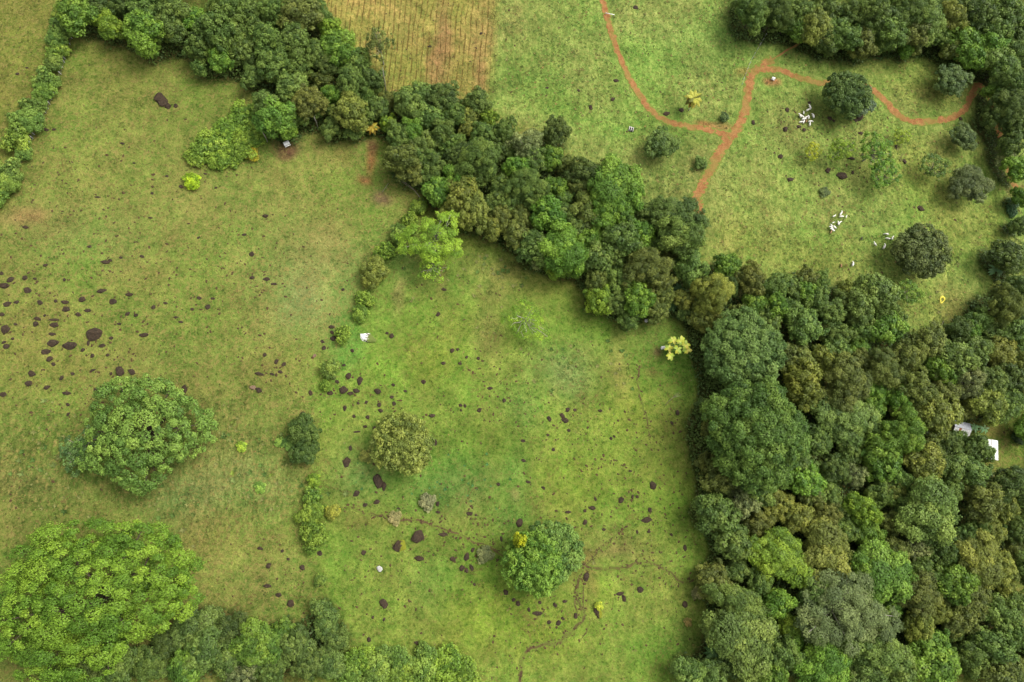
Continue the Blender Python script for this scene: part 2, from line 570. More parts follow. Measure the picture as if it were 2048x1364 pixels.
# low leafy masses and single shrubs: x, y, r, kind
SHRUBS = {
 'creeper bank below the upper left wood': "486,235,28,V 455,263,26,V 411,297,29,V 438,317,22,V 482,297,26,V 510,237,22,V 506,275,20,V 425,275,18,V 390,315,18,V 462,318,16,V 500,305,14,L",
 'leafy bank at the bottom edge': "718,1319,26,V 755,1329,28,W 799,1322,26,W 846,1309,20,W 849,1339,32,W 893,1332,34,V 930,1346,28,V 748,1353,24,W 800,1355,26,V 700,1350,24,W",
}
HEDGE_L = "131,30,22 128,52,22 118,78,22 113,104,19 108,125,17 95,160,22 88,185,20 68,214,21 57,243,27 37,275,26 46,305,16 22,345,22 10,372,24 -12,400,22"
HEDGE_M = "838,415,14,V 820,445,16,V 800,470,16,W 772,503,16,V 750,548,24,H 728,600,15,V 722,628,14,V 686,668,14,V 660,737,16,W 650,770,9,V 612,865,26,F 610,905,22,F 628,960,11,E 625,990,14,W 624,1025,20,V 628,1070,22,V 640,1160,10,W"

KINDS = {   # colour, presets, wording, glossy
 'A': ((98, 128, 54), ('puff', 'fine'), 'mid-green'),
 'B': ((104, 146, 50), ('clump', 'puff'), 'fresh green'),
 'C': ((106, 122, 52), ('fine', 'puff'), 'olive-brown'),
 'D': ((107, 137, 60), ('puff', 'clump'), 'grey-green'),
 'E': ((120, 156, 48), ('clump', 'puff'), 'lime-green'),
 'F': ((84, 110, 46), ('fine', 'puff'), 'dark green'),
 'G': ((122, 138, 80), ('branchy', 'branchy'), 'pale grey-green'),
 'H': ((126, 141, 58), ('fine', 'clump'), 'yellowish olive'),
 'V': ((118, 154, 54), ('glossy', 'glossy'), 'bright broad-leaved'),
 'W': ((116, 148, 60), ('glossy', 'glossy'), 'grey-green broad-leaved'),
 'L': ((176, 178, 50), ('glossy', 'glossy'), 'yellow-flowered'),
}
LEAF_GAIN = 1.75     # leaves shade each other; their own albedo lies above the crown's mean


def leafcol(c, rng=None, jit=0.1):
    a = alb(c) * LEAF_GAIN
    if rng is not None:
        a = a * (1 + jit * (rng.rand(3) - 0.5) * np.array([1.3, 0.7, 1.0]) + jit * 1.3 * (rng.rand() - 0.5))
    return np.clip(a, 0.004, 0.6)


def parse(s):
    out = []
    for tkn in s.split():
        p = tkn.split(',')
        out.append((float(p[0]), float(p[1]), float(p[2])) + tuple(p[3:]))
    return out


rngT = np.random.RandomState(11)
TREE_ITEMS = []      # dicts with the stand of every forest tree; used for litter on the ground too
for zone, txt in TREES.items():
    for (px, py, r, k) in parse(txt):
        height_f = 2.35 if r < 45 else (1.75 if r < 70 else 1.45)
        if zone == 'bottom left thicket':
            height_f = 1.5
        hr = height_f * rngT.uniform(0.88, 1.14)
        # two passes: crown radius in metres depends on the height it stands at
        P, s = at(px, py, 10.0)
        Rm = r * s
        Hm = Rm * hr
        P, s = at(px, py, Hm * 0.72)
        Rm = r * s
        TREE_ITEMS.append(dict(px=px, py=py, r=r, k=k, zone=zone, x=P.x, y=P.y, R=Rm, H=Rm * hr))

# ------------------------------------------------------------------ ground
corners, _ = unproject(np.array([-90, 2140, -90, 2140.0]), np.array([-70, -70, 1440, 1440.0]))
x0, x1 = corners[:, 0].min() - 5, corners[:, 0].max() + 5
y0, y1 = corners[:, 1].min() - 5, corners[:, 1].max() + 5
STEP = 0.85
gx = np.arange(x0, x1, STEP)
gy = np.arange(y0, y1, STEP)
outer = np.cumsum(np.geomspace(2.0, 1200.0, 26))
GX = np.concatenate([x0 - outer[::-1], gx, gx[-1] + outer])
GY = np.concatenate([y0 - outer[::-1], gy, gy[-1] + outer])
XX, YY = np.meshgrid(GX, GY, indexing='ij')


def inpoly(X, Y, poly):
    res = np.zeros(X.shape, bool)
    n = len(poly)
    j = n - 1
    for i in range(n):
        xi, yi = poly[i]
        xj, yj = poly[j]
        cond = ((yi > Y) != (yj > Y)) & (X < (xj - xi) * (Y - yi) / (yj - yi + 1e-12) + xi)
        res ^= cond
        j = i
    return res


def blur(A, n):
    for _ in range(n):
        A = (np.roll(A, 1, 0) + 2 * A + np.roll(A, -1, 0)) / 4
        A = (np.roll(A, 1, 1) + 2 * A + np.roll(A, -1, 1)) / 4
    return A


WX = XX + 7 * (fbm(XX, YY, 14, 21, 3) - 0.5)
WY = YY + 7 * (fbm(XX, YY, 14, 31, 3) - 0.5)


def zone_mask(pts, soft=6):
    P, _ = unproject(np.array([float(p[0]) for p in pts]), np.array([float(p[1]) for p in pts]))
    return blur(inpoly(WX, WY, [tuple(p[:2]) for p in P]).astype(float), soft)


Z_MID = zone_mask([(830, 400), (930, 470), (1060, 530), (1180, 580), (1230, 640), (1400, 640), (1500, 800), (1500, 1000), (1500, 1200),
                   (1450, 1450), (600, 1450), (630, 1200), (630, 1000), (620, 880), (650, 740), (690, 660), (735, 580), (800, 480)], 8)
Z_UR = zone_mask([(1000, -200), (985, 60), (965, 200), (1100, 280), (1250, 400), (1400, 500), (1560, 600), (1820, 700), (2000, 680), (2300, 650), (2300, -200)], 6)
Z_TOP = zone_mask([(600, -200), (630, 0), (730, 150), (780, 230), (965, 235), (985, 60), (1000, -200)], 4)
Z_STRIP = zone_mask([(-400, -200), (110, -200), (150, 30), (90, 200), (0, 420), (-400, 900)], 3)
Z_SCRUB = zone_mask([(-200, 820), (150, 830), (400, 790), (600, 850), (625, 1000), (520, 1060), (380, 1060), (300, 1010), (150, 1010), (-200, 980)], 14)
Z_TOP = blur(Z_TOP, 6)
Z_YARD = zone_mask([(1935, 850), (1990, 850), (2030, 835), (2200, 830), (2200, 960), (2010, 950), (1960, 930)], 4)

base = np.zeros(XX.shape + (3,))
base[:] = alb((137, 150, 66))


def lay(mask, c):
    global base
    base = base * (1 - mask[..., None]) + np.asarray(c) * mask[..., None]


lay(Z_STRIP, alb((134, 140, 60)))
lay(Z_SCRUB, alb((122, 138, 60)))
lay(Z_MID, alb((130, 156, 62)))
lay(Z_UR, alb((142, 166, 78)))
lay(Z_TOP, alb((168, 160, 80)))
lay(Z_YARD, alb((120, 140, 55)))
# patches with a colour of their own: x, y, rx, ry (px), colour, weight
PATCH = [
 (620, 540, 110, 90, (164, 162, 92), .75), (560, 470, 80, 60, (152, 154, 80), .5), (640, 620, 70, 60, (157, 158, 92), .5), (540, 640, 70, 60, (152, 152, 78), .4),
 (600, 600, 40, 60, (120, 142, 82), .5), (180, 470, 120, 60, (126, 144, 70), .55), (430, 560, 90, 70, (128, 146, 62), .5),
 (200, 130, 120, 70, (138, 142, 62), .5), (400, 210, 90, 50, (144, 152, 68), .5), (60, 430, 70, 40, (157, 130, 80), .5), (300, 420, 160, 60, (134, 146, 66), .5),
 (450, 420, 150, 80, (144, 152, 72), .5), (100, 700, 140, 90, (140, 148, 60), .4), (330, 720, 160, 60, (142, 150, 70), .5), (560, 740, 60, 60, (142, 142, 66), .5),
 (500, 830, 80, 50, (132, 140, 66), .6), (480, 960, 100, 60, (152, 158, 88), .55), (360, 1000, 80, 50, (112, 138, 72), .6), (300, 960, 60, 40, (110, 114, 56), .6),
 (90, 900, 90, 60, (112, 126, 52), .6), (60, 960, 90, 50, (122, 122, 64), .5), (80, 1060, 120, 60, (112, 118, 52), .6), (480, 1110, 120, 80, (138, 148, 66), .6),
 (420, 1060, 60, 40, (134, 138, 62), .5), (530, 1180, 70, 50, (122, 134, 60), .5), (60, 1290, 60, 50, (92, 100, 50), .6),
 (690, 690, 30, 60, (98, 146, 60), .7), (700, 560, 26, 60, (100, 140, 60), .4), (800, 520, 50, 60, (96, 138, 58), .7), (870, 560, 70, 50, (112, 146, 58), .5), (1000, 540, 80, 30, (150, 150, 80), .5), (990, 590, 50, 30, (140, 138, 74), .5),
 (1130, 560, 60, 30, (142, 156, 66), .6), (900, 660, 90, 60, (142, 160, 64), .5), (760, 740, 60, 50, (122, 166, 56), .7), (860, 720, 60, 50, (134, 152, 52), .5), (975, 670, 25, 50, (150, 148, 78), .6),
 (1130, 740, 70, 50, (136, 154, 88), .7), (1245, 740, 16, 60, (166, 160, 84), .6), (1330, 680, 90, 60, (104, 148, 58), .6), (1370, 760, 60, 100, (106, 150, 54), .5),
 (1040, 830, 40, 50, (110, 150, 68), .6), (1260, 830, 60, 60, (136, 166, 56), .6), (1000, 880, 60, 40, (128, 146, 56), .5), (920, 960, 95, 50, (98, 144, 66), .6), (850, 990, 60, 50, (102, 146, 66), .5),
 (730, 940, 60, 50, (94, 144, 68), .6), (1035, 945, 40, 50, (98, 142, 66), .7), (1020, 1030, 50, 40, (96, 140, 62), .7), (1150, 960, 130, 90, (146, 164, 62), .6), (1330, 980, 90, 90, (128, 160, 56), .6),
 (700, 1110, 80, 60, (118, 162, 56), .6), (880, 1180, 60, 60, (102, 142, 66), .55), (950, 1230, 110, 80, (136, 164, 54), .7), (760, 1230, 90, 60, (134, 156, 62), .5), (1100, 1260, 100, 60, (140, 164, 54), .6),
 (1280, 1300, 120, 60, (116, 156, 56), .6), (1220, 1090, 90, 40, (142, 146, 74), .6), (1380, 1280, 60, 60, (96, 140, 52), .5), (1150, 1200, 60, 60, (134, 138, 62), .4), (1200, 1180, 40, 25, (134, 172, 54), .6),
 (1080, 140, 120, 90, (138, 164, 76), .5), (1040, 60, 50, 70, (152, 160, 82), .5), (1400, 90, 140, 80, (132, 168, 76), .6), (1440, 60, 60, 60, (122, 160, 70), .6), (1120, 210, 60, 40, (126, 166, 66), .6),
 (1300, 330, 120, 60, (134, 156, 74), .5), (1380, 330, 50, 50, (150, 158, 82), .6), (1550, 400, 140, 90, (156, 166, 84), .7), (1480, 480, 80, 50, (164, 170, 82), .7), (1640, 520, 120, 50, (148, 158, 70), .6),
 (1650, 330, 120, 60, (150, 162, 82), .6), (1820, 330, 80, 80, (160, 166, 80), .7), (1900, 460, 80, 120, (150, 166, 72), .6), (1880, 620, 70, 60, (166, 164, 84), .7), (1950, 560, 50, 70, (126, 160, 70), .6),
 (1800, 120, 120, 40, (142, 158, 72), .6), (1850, 180, 80, 40, (156, 164, 76), .5), (1980, 330, 30, 60, (146, 160, 74), .5), (1560, 250, 70, 60, (146, 156, 80), .5), (1990, 480, 30, 80, (140, 158, 66), .5),
 (800, 60, 60, 60, (164, 150, 82), .5), (885, 90, 16, 90, (172, 138, 88), .7), (870, 150, 14, 50, (176, 136, 88), .7), (955, 150, 12, 60, (176, 136, 88), .55), (960, 60, 24, 70, (168, 150, 84), .5), (760, 90, 30, 60, (168, 148, 82), .5), (700, 40, 30, 40, (164, 158, 78), .5),
 # bare soil
 (580, 293, 26, 20, (122, 92, 66), 1.0), (575, 300, 18, 14, (128, 88, 64), .9), (744, 320, 9, 30, (178, 122, 74), 1.0), (728, 366, 14, 10, (186, 126, 80), .95), (748, 292, 8, 16, (150, 104, 72), .9),
 (763, 398, 18, 14, (142, 108, 82), .9), (690, 308, 16, 18, (146, 140, 68), .6), (60, 425, 30, 14, (178, 136, 88), .6), (20, 440, 30, 12, (170, 132, 86), .5), (1321, 702, 10, 9, (128, 112, 74), .9), (1545, 164, 14, 9, (184, 128, 86), .95),
 (1495, 150, 18, 10, (176, 140, 80), .6), (1440, 256, 26, 12, (170, 130, 78), .7), (1300, 742, 14, 10, (146, 140, 72), .6), (2030, 385, 20, 12, (160, 128, 84), .7), (1405, 250, 16, 8, (176, 116, 72), .7),
 (1025, 985, 10, 14, (160, 148, 92), .5), (1222, 1105, 60, 10, (158, 140, 84), .5), (1180, 1165, 14, 40, (150, 136, 72), .6), (1160, 1110, 26, 16, (140, 130, 66), .6), (780, 1040, 90, 12, (140, 134, 66), .5),
 (1990, 862, 20, 10, (150, 138, 70), .5), (885, 560, 10, 30, (158, 140, 82), .5), (795, 590, 12, 30, (160, 142, 88), .5),
]
pp, _ = unproject(np.array([float(p[0]) for p in PATCH]), np.array([float(p[1]) for p in PATCH]))
for (p, q) in zip(PATCH, pp):
    s = 0.192 * (1 + 0.00014 * (p[0] - 950) * 0.7 + 0.00022 * (950 - p[1]))
    d2 = ((WX - q[0]) / (p[2] * s)) ** 2 + ((WY - q[1]) / (p[3] * s)) ** 2
    w = p[5] * (np.exp(-d2 * 1.1) if p[2] > 30 else np.clip(1.55 - np.sqrt(d2), 0, 1))
    lay(w, alb(p[4]))

# what grows or lies there: masks
forest = np.zeros(XX.shape)
inner0 = ((XX > x0 - 30) & (XX < x1 + 30) & (YY > y0 - 30) & (YY < y1 + 30)).astype(float)
trackm = np.zeros(XX.shape)


def stamp(A, x, y, rad, soft=0.6, val=1.0):
    i0, i1 = np.searchsorted(GX, [x - rad, x + rad])
    j0, j1 = np.searchsorted(GY, [y - rad, y + rad])
    if i1 <= i0 or j1 <= j0:
        return
    d = np.hypot(XX[i0:i1, j0:j1] - x, YY[i0:i1, j0:j1] - y) / rad
    v = np.clip((1 - d) / soft, 0, 1) * val
    A[i0:i1, j0:j1] = np.maximum(A[i0:i1, j0:j1], v)


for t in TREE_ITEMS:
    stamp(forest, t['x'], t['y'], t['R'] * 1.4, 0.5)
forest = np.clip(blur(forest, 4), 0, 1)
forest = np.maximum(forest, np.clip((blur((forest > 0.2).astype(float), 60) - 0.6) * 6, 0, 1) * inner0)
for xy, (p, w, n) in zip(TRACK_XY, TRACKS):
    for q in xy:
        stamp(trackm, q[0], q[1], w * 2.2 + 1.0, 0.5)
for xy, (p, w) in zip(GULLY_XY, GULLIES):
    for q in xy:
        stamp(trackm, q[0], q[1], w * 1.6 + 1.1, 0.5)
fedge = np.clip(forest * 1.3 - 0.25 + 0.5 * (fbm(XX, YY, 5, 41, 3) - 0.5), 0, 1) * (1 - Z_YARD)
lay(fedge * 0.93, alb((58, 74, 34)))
# mottling the ground really has: moister and drier spots
mot = fbm(XX, YY, 9.0, 51, 4)
mot2 = fbm(XX, YY, 28.0, 61, 3)
mot3 = fbm(XX, YY, 3.6, 57, 3)
base *= (1 + 0.45 * (mot - 0.5) + 0.3 * (mot2 - 0.5) + 0.55 * (mot3 - 0.5))[..., None]
drift = (fbm(XX, YY, 18.0, 71, 3) - 0.5)
base[..., 0] *= 1 + 0.5 * drift
base[..., 2] *= 1 + 0.5 * drift
base[..., 0] *= 1 - 0.07 * np.clip(1 - Z_MID - Z_UR - Z_TOP, 0, 1)
base = np.clip(base, 0.004, 0.5)

inner = ((XX > x0) & (XX < x1) & (YY > y0) & (YY < y1)).astype(float)
hum = (0.55 * (fbm(XX, YY, 4.2, 81, 3) - 0.5) + 0.25 * (noise(XX, YY, 1.8, 85) - 0.5)) * (1 - trackm) * inner
terr_line = Z_TOP
ZZ = terrain(XX, YY) + hum * (1 + 0.6 * Z_UR)
nx, ny = XX.shape
idx = np.arange(nx * ny).reshape(nx, ny)
quads = np.stack([idx[:-1, :-1], idx[1:, :-1], idx[1:, 1:], idx[:-1, 1:]], -1).reshape(-1, 4)
g_me = mesh_np('pasture', np.stack([XX, YY, ZZ], -1).reshape(-1, 3), quads, None, True)
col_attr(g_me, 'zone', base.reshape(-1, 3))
float_attr(g_me, 'terr', Z_TOP.ravel())
float_attr(g_me, 'dry', np.clip(1 - Z_MID - Z_UR - Z_TOP + 0.35 * Z_MID + 0.3 * Z_UR, 0, 1).ravel())
float_attr(g_me, 'rough', np.clip(Z_UR * 0.8 + Z_SCRUB, 0, 1).ravel())


def mat_ground():
    m, nt, b = new_mat('pasture_grass')
    L = nt.links
    po = geo_pos(nt)
    za = N(nt, 'ShaderNodeAttribute', attribute_name='zone').outputs['Color']
    terr = N(nt, 'ShaderNodeAttribute', attribute_name='terr').outputs['Fac']
    dry = N(nt, 'ShaderNodeAttribute', attribute_name='dry').outputs['Fac']
    rough = N(nt, 'ShaderNodeAttribute', attribute_name='rough').outputs['Fac']
    fine = nz(nt, 0.8, 5.0, 0.78, po)
    mid = nz(nt, 0.34, 4.0, 0.65, po, 0.4)
    c = mixc(nt, 1.0, za, ramp(nt, fine, [(0.34, (0.40, 0.47, 0.40)), (0.47, (0.98, 0.98, 0.96)), (0.63, (1.5, 1.42, 1.6))]), 'MULTIPLY')
    c = mixc(nt, 1.0, c, ramp(nt, mid, [(0.33, (0.68, 0.82, 0.74)), (0.5, (1, 1, 1)), (0.66, (1.28, 1.16, 1.28))]), 'MULTIPLY')
    # straw showing between the tussocks
    st = nz(nt, 0.62, 5.0, 0.75, po, 0.8)
    stf = math_(nt, 'MULTIPLY', ramp(nt, st, [(0.5, 0.0), (0.62, 0.8)]), dry)
    c = mixc(nt, stf, c, tuple(alb((172, 158, 90))))
    # trodden earth between hummocks
    er = nz(nt, 0.8, 6.0, 0.78, po, 0.5)
    erf = math_(nt, 'MULTIPLY', ramp(nt, er, [(0.53, 0.0), (0.62, 0.8)]), math_(nt, 'MULTIPLY_ADD', dry, 0.55))
    c = mixc(nt, erf, c, tuple(alb((112, 98, 54))))
    # cattle terraces: wandering trodden lines running down the tan field
    mp = N(nt, 'ShaderNodeMapping')
    mp.inputs['Rotation'].default_value = (0, 0, R(3))
    L.new(po, mp.inputs['Vector'])
    wv = N(nt, 'ShaderNodeTexWave', wave_type='BANDS', bands_direction='X')
    wv.inputs['Scale'].default_value = 0.14
    wv.inputs['Distortion'].default_value = 5.5
    wv.inputs['Detail'].default_value = 3.0
    wv.inputs['Detail Scale'].default_value = 0.7
    wv.inputs['Detail Roughness'].default_value = 0.6
    sk_ = N(nt, 'ShaderNodeVectorMath', operation='MULTIPLY')
    sk_.inputs[1].default_value = (1.0, 0.45, 1.0)
    L.new(mp.outputs[0], sk_.inputs[0])
    L.new(sk_.outputs[0], wv.inputs['Vector'])
    brk = ramp(nt, nz(nt, 0.25, 3.0, 0.6, po), [(0.36, 0.0), (0.56, 1.0)])
    tl = math_(nt, 'MULTIPLY', math_(nt, 'MULTIPLY', ramp(nt, wv.outputs['Fac'], [(0.0, 0.7), (0.3, 0.0)]), brk), terr)
    c = mixc(nt, tl, c, tuple(alb((128, 102, 54))))
    # combed rank grass
    mp2 = N(nt, 'ShaderNodeMapping')
    mp2.inputs['Rotation'].default_value = (0, 0, R(32))
    mp2.inputs['Scale'].default_value = (1.0, 0.3, 1.0)
    L.new(po, mp2.inputs['Vector'])
    cb = nz(nt, 0.75, 4.0, 0.68, mp2.outputs[0], 0.3)
    c = mixc(nt, rough, c, mixc(nt, 1.0, c, ramp(nt, cb, [(0.35, (0.64, 0.74, 0.6)), (0.5, (1, 1, 1)), (0.66, (1.3, 1.24, 1.28))]), 'MULTIPLY'))
    # winding cattle trails
    tn = nz(nt, 0.085, 4.0, 0.6, po, 0.6)
    td = math_(nt, 'ABSOLUTE', math_(nt, 'SUBTRACT', tn, 0.5))
    trl = ramp(nt, td, [(0.0, 0.55), (0.006, 0.35), (0.014, 0.0)])
    trl = math_(nt, 'MULTIPLY', trl, ramp(nt, nz(nt, 0.05, 2.0, 0.5, po), [(0.48, 0.0), (0.6, 1.0)]))
    c = mixc(nt, trl, c, tuple(alb((132, 108, 66))))
    L.new(c, b.inputs['Base Color'])
    b.inputs['Roughness'].default_value = 0.95
    b.inputs['Specular IOR Level'].default_value = 0.08
    h = math_(nt, 'ADD', math_(nt, 'MULTIPLY', fine, 0.5), math_(nt, 'ADD', mid, math_(nt, 'MULTIPLY', cb, 0.4)))
    h = math_(nt, 'SUBTRACT', h, math_(nt, 'MULTIPLY', tl, 0.8))
    bump(nt, b, h, 0.9, 0.55)
    return m


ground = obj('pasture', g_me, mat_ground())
ground['kind'] = 'structure'


def grid_at(A, x, y):
    i = np.clip(np.searchsorted(GX, x) - 1, 0, nx - 2)
    j = np.clip(np.searchsorted(GY, y) - 1, 0, ny - 2)
    fx = ((x - GX[i]) / (GX[i + 1] - GX[i]))
    fy = ((y - GY[j]) / (GY[j + 1] - GY[j]))
    if A.ndim == 3:
        fx, fy = fx[..., None], fy[..., None]
    return (A[i, j] * (1 - fx) + A[i + 1, j] * fx) * (1 - fy) + (A[i, j + 1] * (1 - fx) + A[i + 1, j + 1] * fx) * fy


def gz(x, y):
    return float(grid_at(ZZ, np.array([x]), np.array([y]))[0])


# ------------------------------------------------------------------ dirt track and eroded gullies
def mat_dirt(name, c, c2, grass, brk_=4.4, brk0=0.12):
    m, nt, b = new_mat(name)
    L = nt.links
    po = geo_pos(nt)
    e = N(nt, 'ShaderNodeAttribute', attribute_name='edge').outputs['Fac']
    f = nz(nt, 0.5, 5.0, 0.7, po)
    f2 = nz(nt, 2.2, 4.0, 0.7, po)
    o = ramp(nt, f, [(0.3, c2), (0.55, c), (0.75, np.asarray(c) * 1.25)])
    o = mixc(nt, 1.0, o, ramp(nt, f2, [(0.3, 0.66), (0.6, 1.12)]), 'MULTIPLY')
    o = mixc(nt, ramp(nt, nz(nt, 0.11, 3.0, 0.6, po), [(0.45, 0.0), (0.68, 0.55)]), o, grass)
    t = math_(nt, 'ADD', e, math_(nt, 'MULTIPLY_ADD', nz(nt, 0.55, 5.0, 0.7, po), 1.3))
    t.node.inputs[1].default_value = 0
    nn = math_(nt, 'MULTIPLY_ADD', nz(nt, 0.4, 5.0, 0.75, po), brk_)
    nn.node.inputs[2].default_value = -0.5 * brk_ + brk0
    t = math_(nt, 'ADD', e, nn)
    g = mixc(nt, 1.0, grass, ramp(nt, f2, [(0.3, 0.7), (0.7, 1.25)]), 'MULTIPLY')
    o = mixc(nt, ramp(nt, t, [(0.62, 0.0), (0.86, 1.0)]), o, g)
    L.new(o, b.inputs['Base Color'])
    b.inputs['Roughness'].default_value = 0.95
    b.inputs['Specular IOR Level'].default_value = 0.1
    bump(nt, b, math_(nt, 'ADD', f, f2), 0.8, 0.12)
    return m


def ribbon(name, xy, hw, mat, lift=0.05, taper=False, seed=0, dip=0.0):
    n = len(xy)
    tg = np.gradient(xy, axis=0)
    tg /= np.linalg.norm(tg, axis=1)[:, None] + 1e-9
    nm = np.stack([-tg[:, 1], tg[:, 0]], -1)
    cr = np.array([-1.7, -1.35, -1.0, -0.5, 0, 0.5, 1.0, 1.35, 1.7])
    edge = np.array([1.35, 1.0, 0.6, 0.15, 0, 0.15, 0.6, 1.0, 1.35])
    zoff = np.array([-0.35, lift * 0.5, lift, lift - dip * 0.6, lift - dip, lift - dip * 0.6, lift, lift * 0.5, -0.35])
    s = np.arange(n) * 0.6
    wl_ = hw * (0.75 + 0.6 * fbm(s, s * 0 + seed * 7.7, 6.0, 91, 3))
    wr_ = hw * (0.75 + 0.6 * fbm(s, s * 0 + seed * 7.7 + 50, 6.0, 95, 3))
    if taper:
        tp = np.clip(np.minimum(np.arange(n), n - 1 - np.arange(n)) / 8.0, 0.25, 1)
        wl_, wr_ = wl_ * tp, wr_ * tp
    wob = hw * 0.5 * (fbm(s, s * 0 + seed, 3.0, 99, 3) - 0.5)
    V = np.zeros((n, 9, 3))
    for k in range(9):
        w = np.where(cr[k] < 0, wl_, wr_) * cr[k] + wob
        V[:, k, :2] = xy + nm * w[:, None]
        V[:, k, 2] = terrain(V[:, k, 0], V[:, k, 1]) + zoff[k]
    id_ = np.arange(n * 9).reshape(n, 9)
    Q = np.stack([id_[:-1, :-1], id_[:-1, 1:], id_[1:, 1:], id_[1:, :-1]], -1).reshape(-1, 4)[:, ::-1]
    me = mesh_np(name, V.reshape(-1, 3), Q, None, True)
    float_attr(me, 'edge', np.tile(edge, n))
    o = obj(name, me, mat)
    o['kind'] = 'structure'
    return o


M_DIRT = mat_dirt('red_dirt', alb((196, 142, 90)), alb((160, 104, 60)), tuple(alb((140, 158, 70))))
M_SOIL = mat_dirt('gully_soil', alb((118, 98, 66)), alb((70, 56, 40)), tuple(alb((130, 148, 62))), 4.0, 0.5)
for k, (xy, (p, w, n)) in enumerate(zip(TRACK_XY, TRACKS)):
    ribbon('dirt_track', xy, w, M_DIRT, 0.05 + 0.012 * k, False, k)
for k, (xy, (p, w)) in enumerate(zip(GULLY_XY, GULLIES)):
    ribbon('eroded_gully', xy, w, M_SOIL, 0.04, True, 10 + k, 0.0)


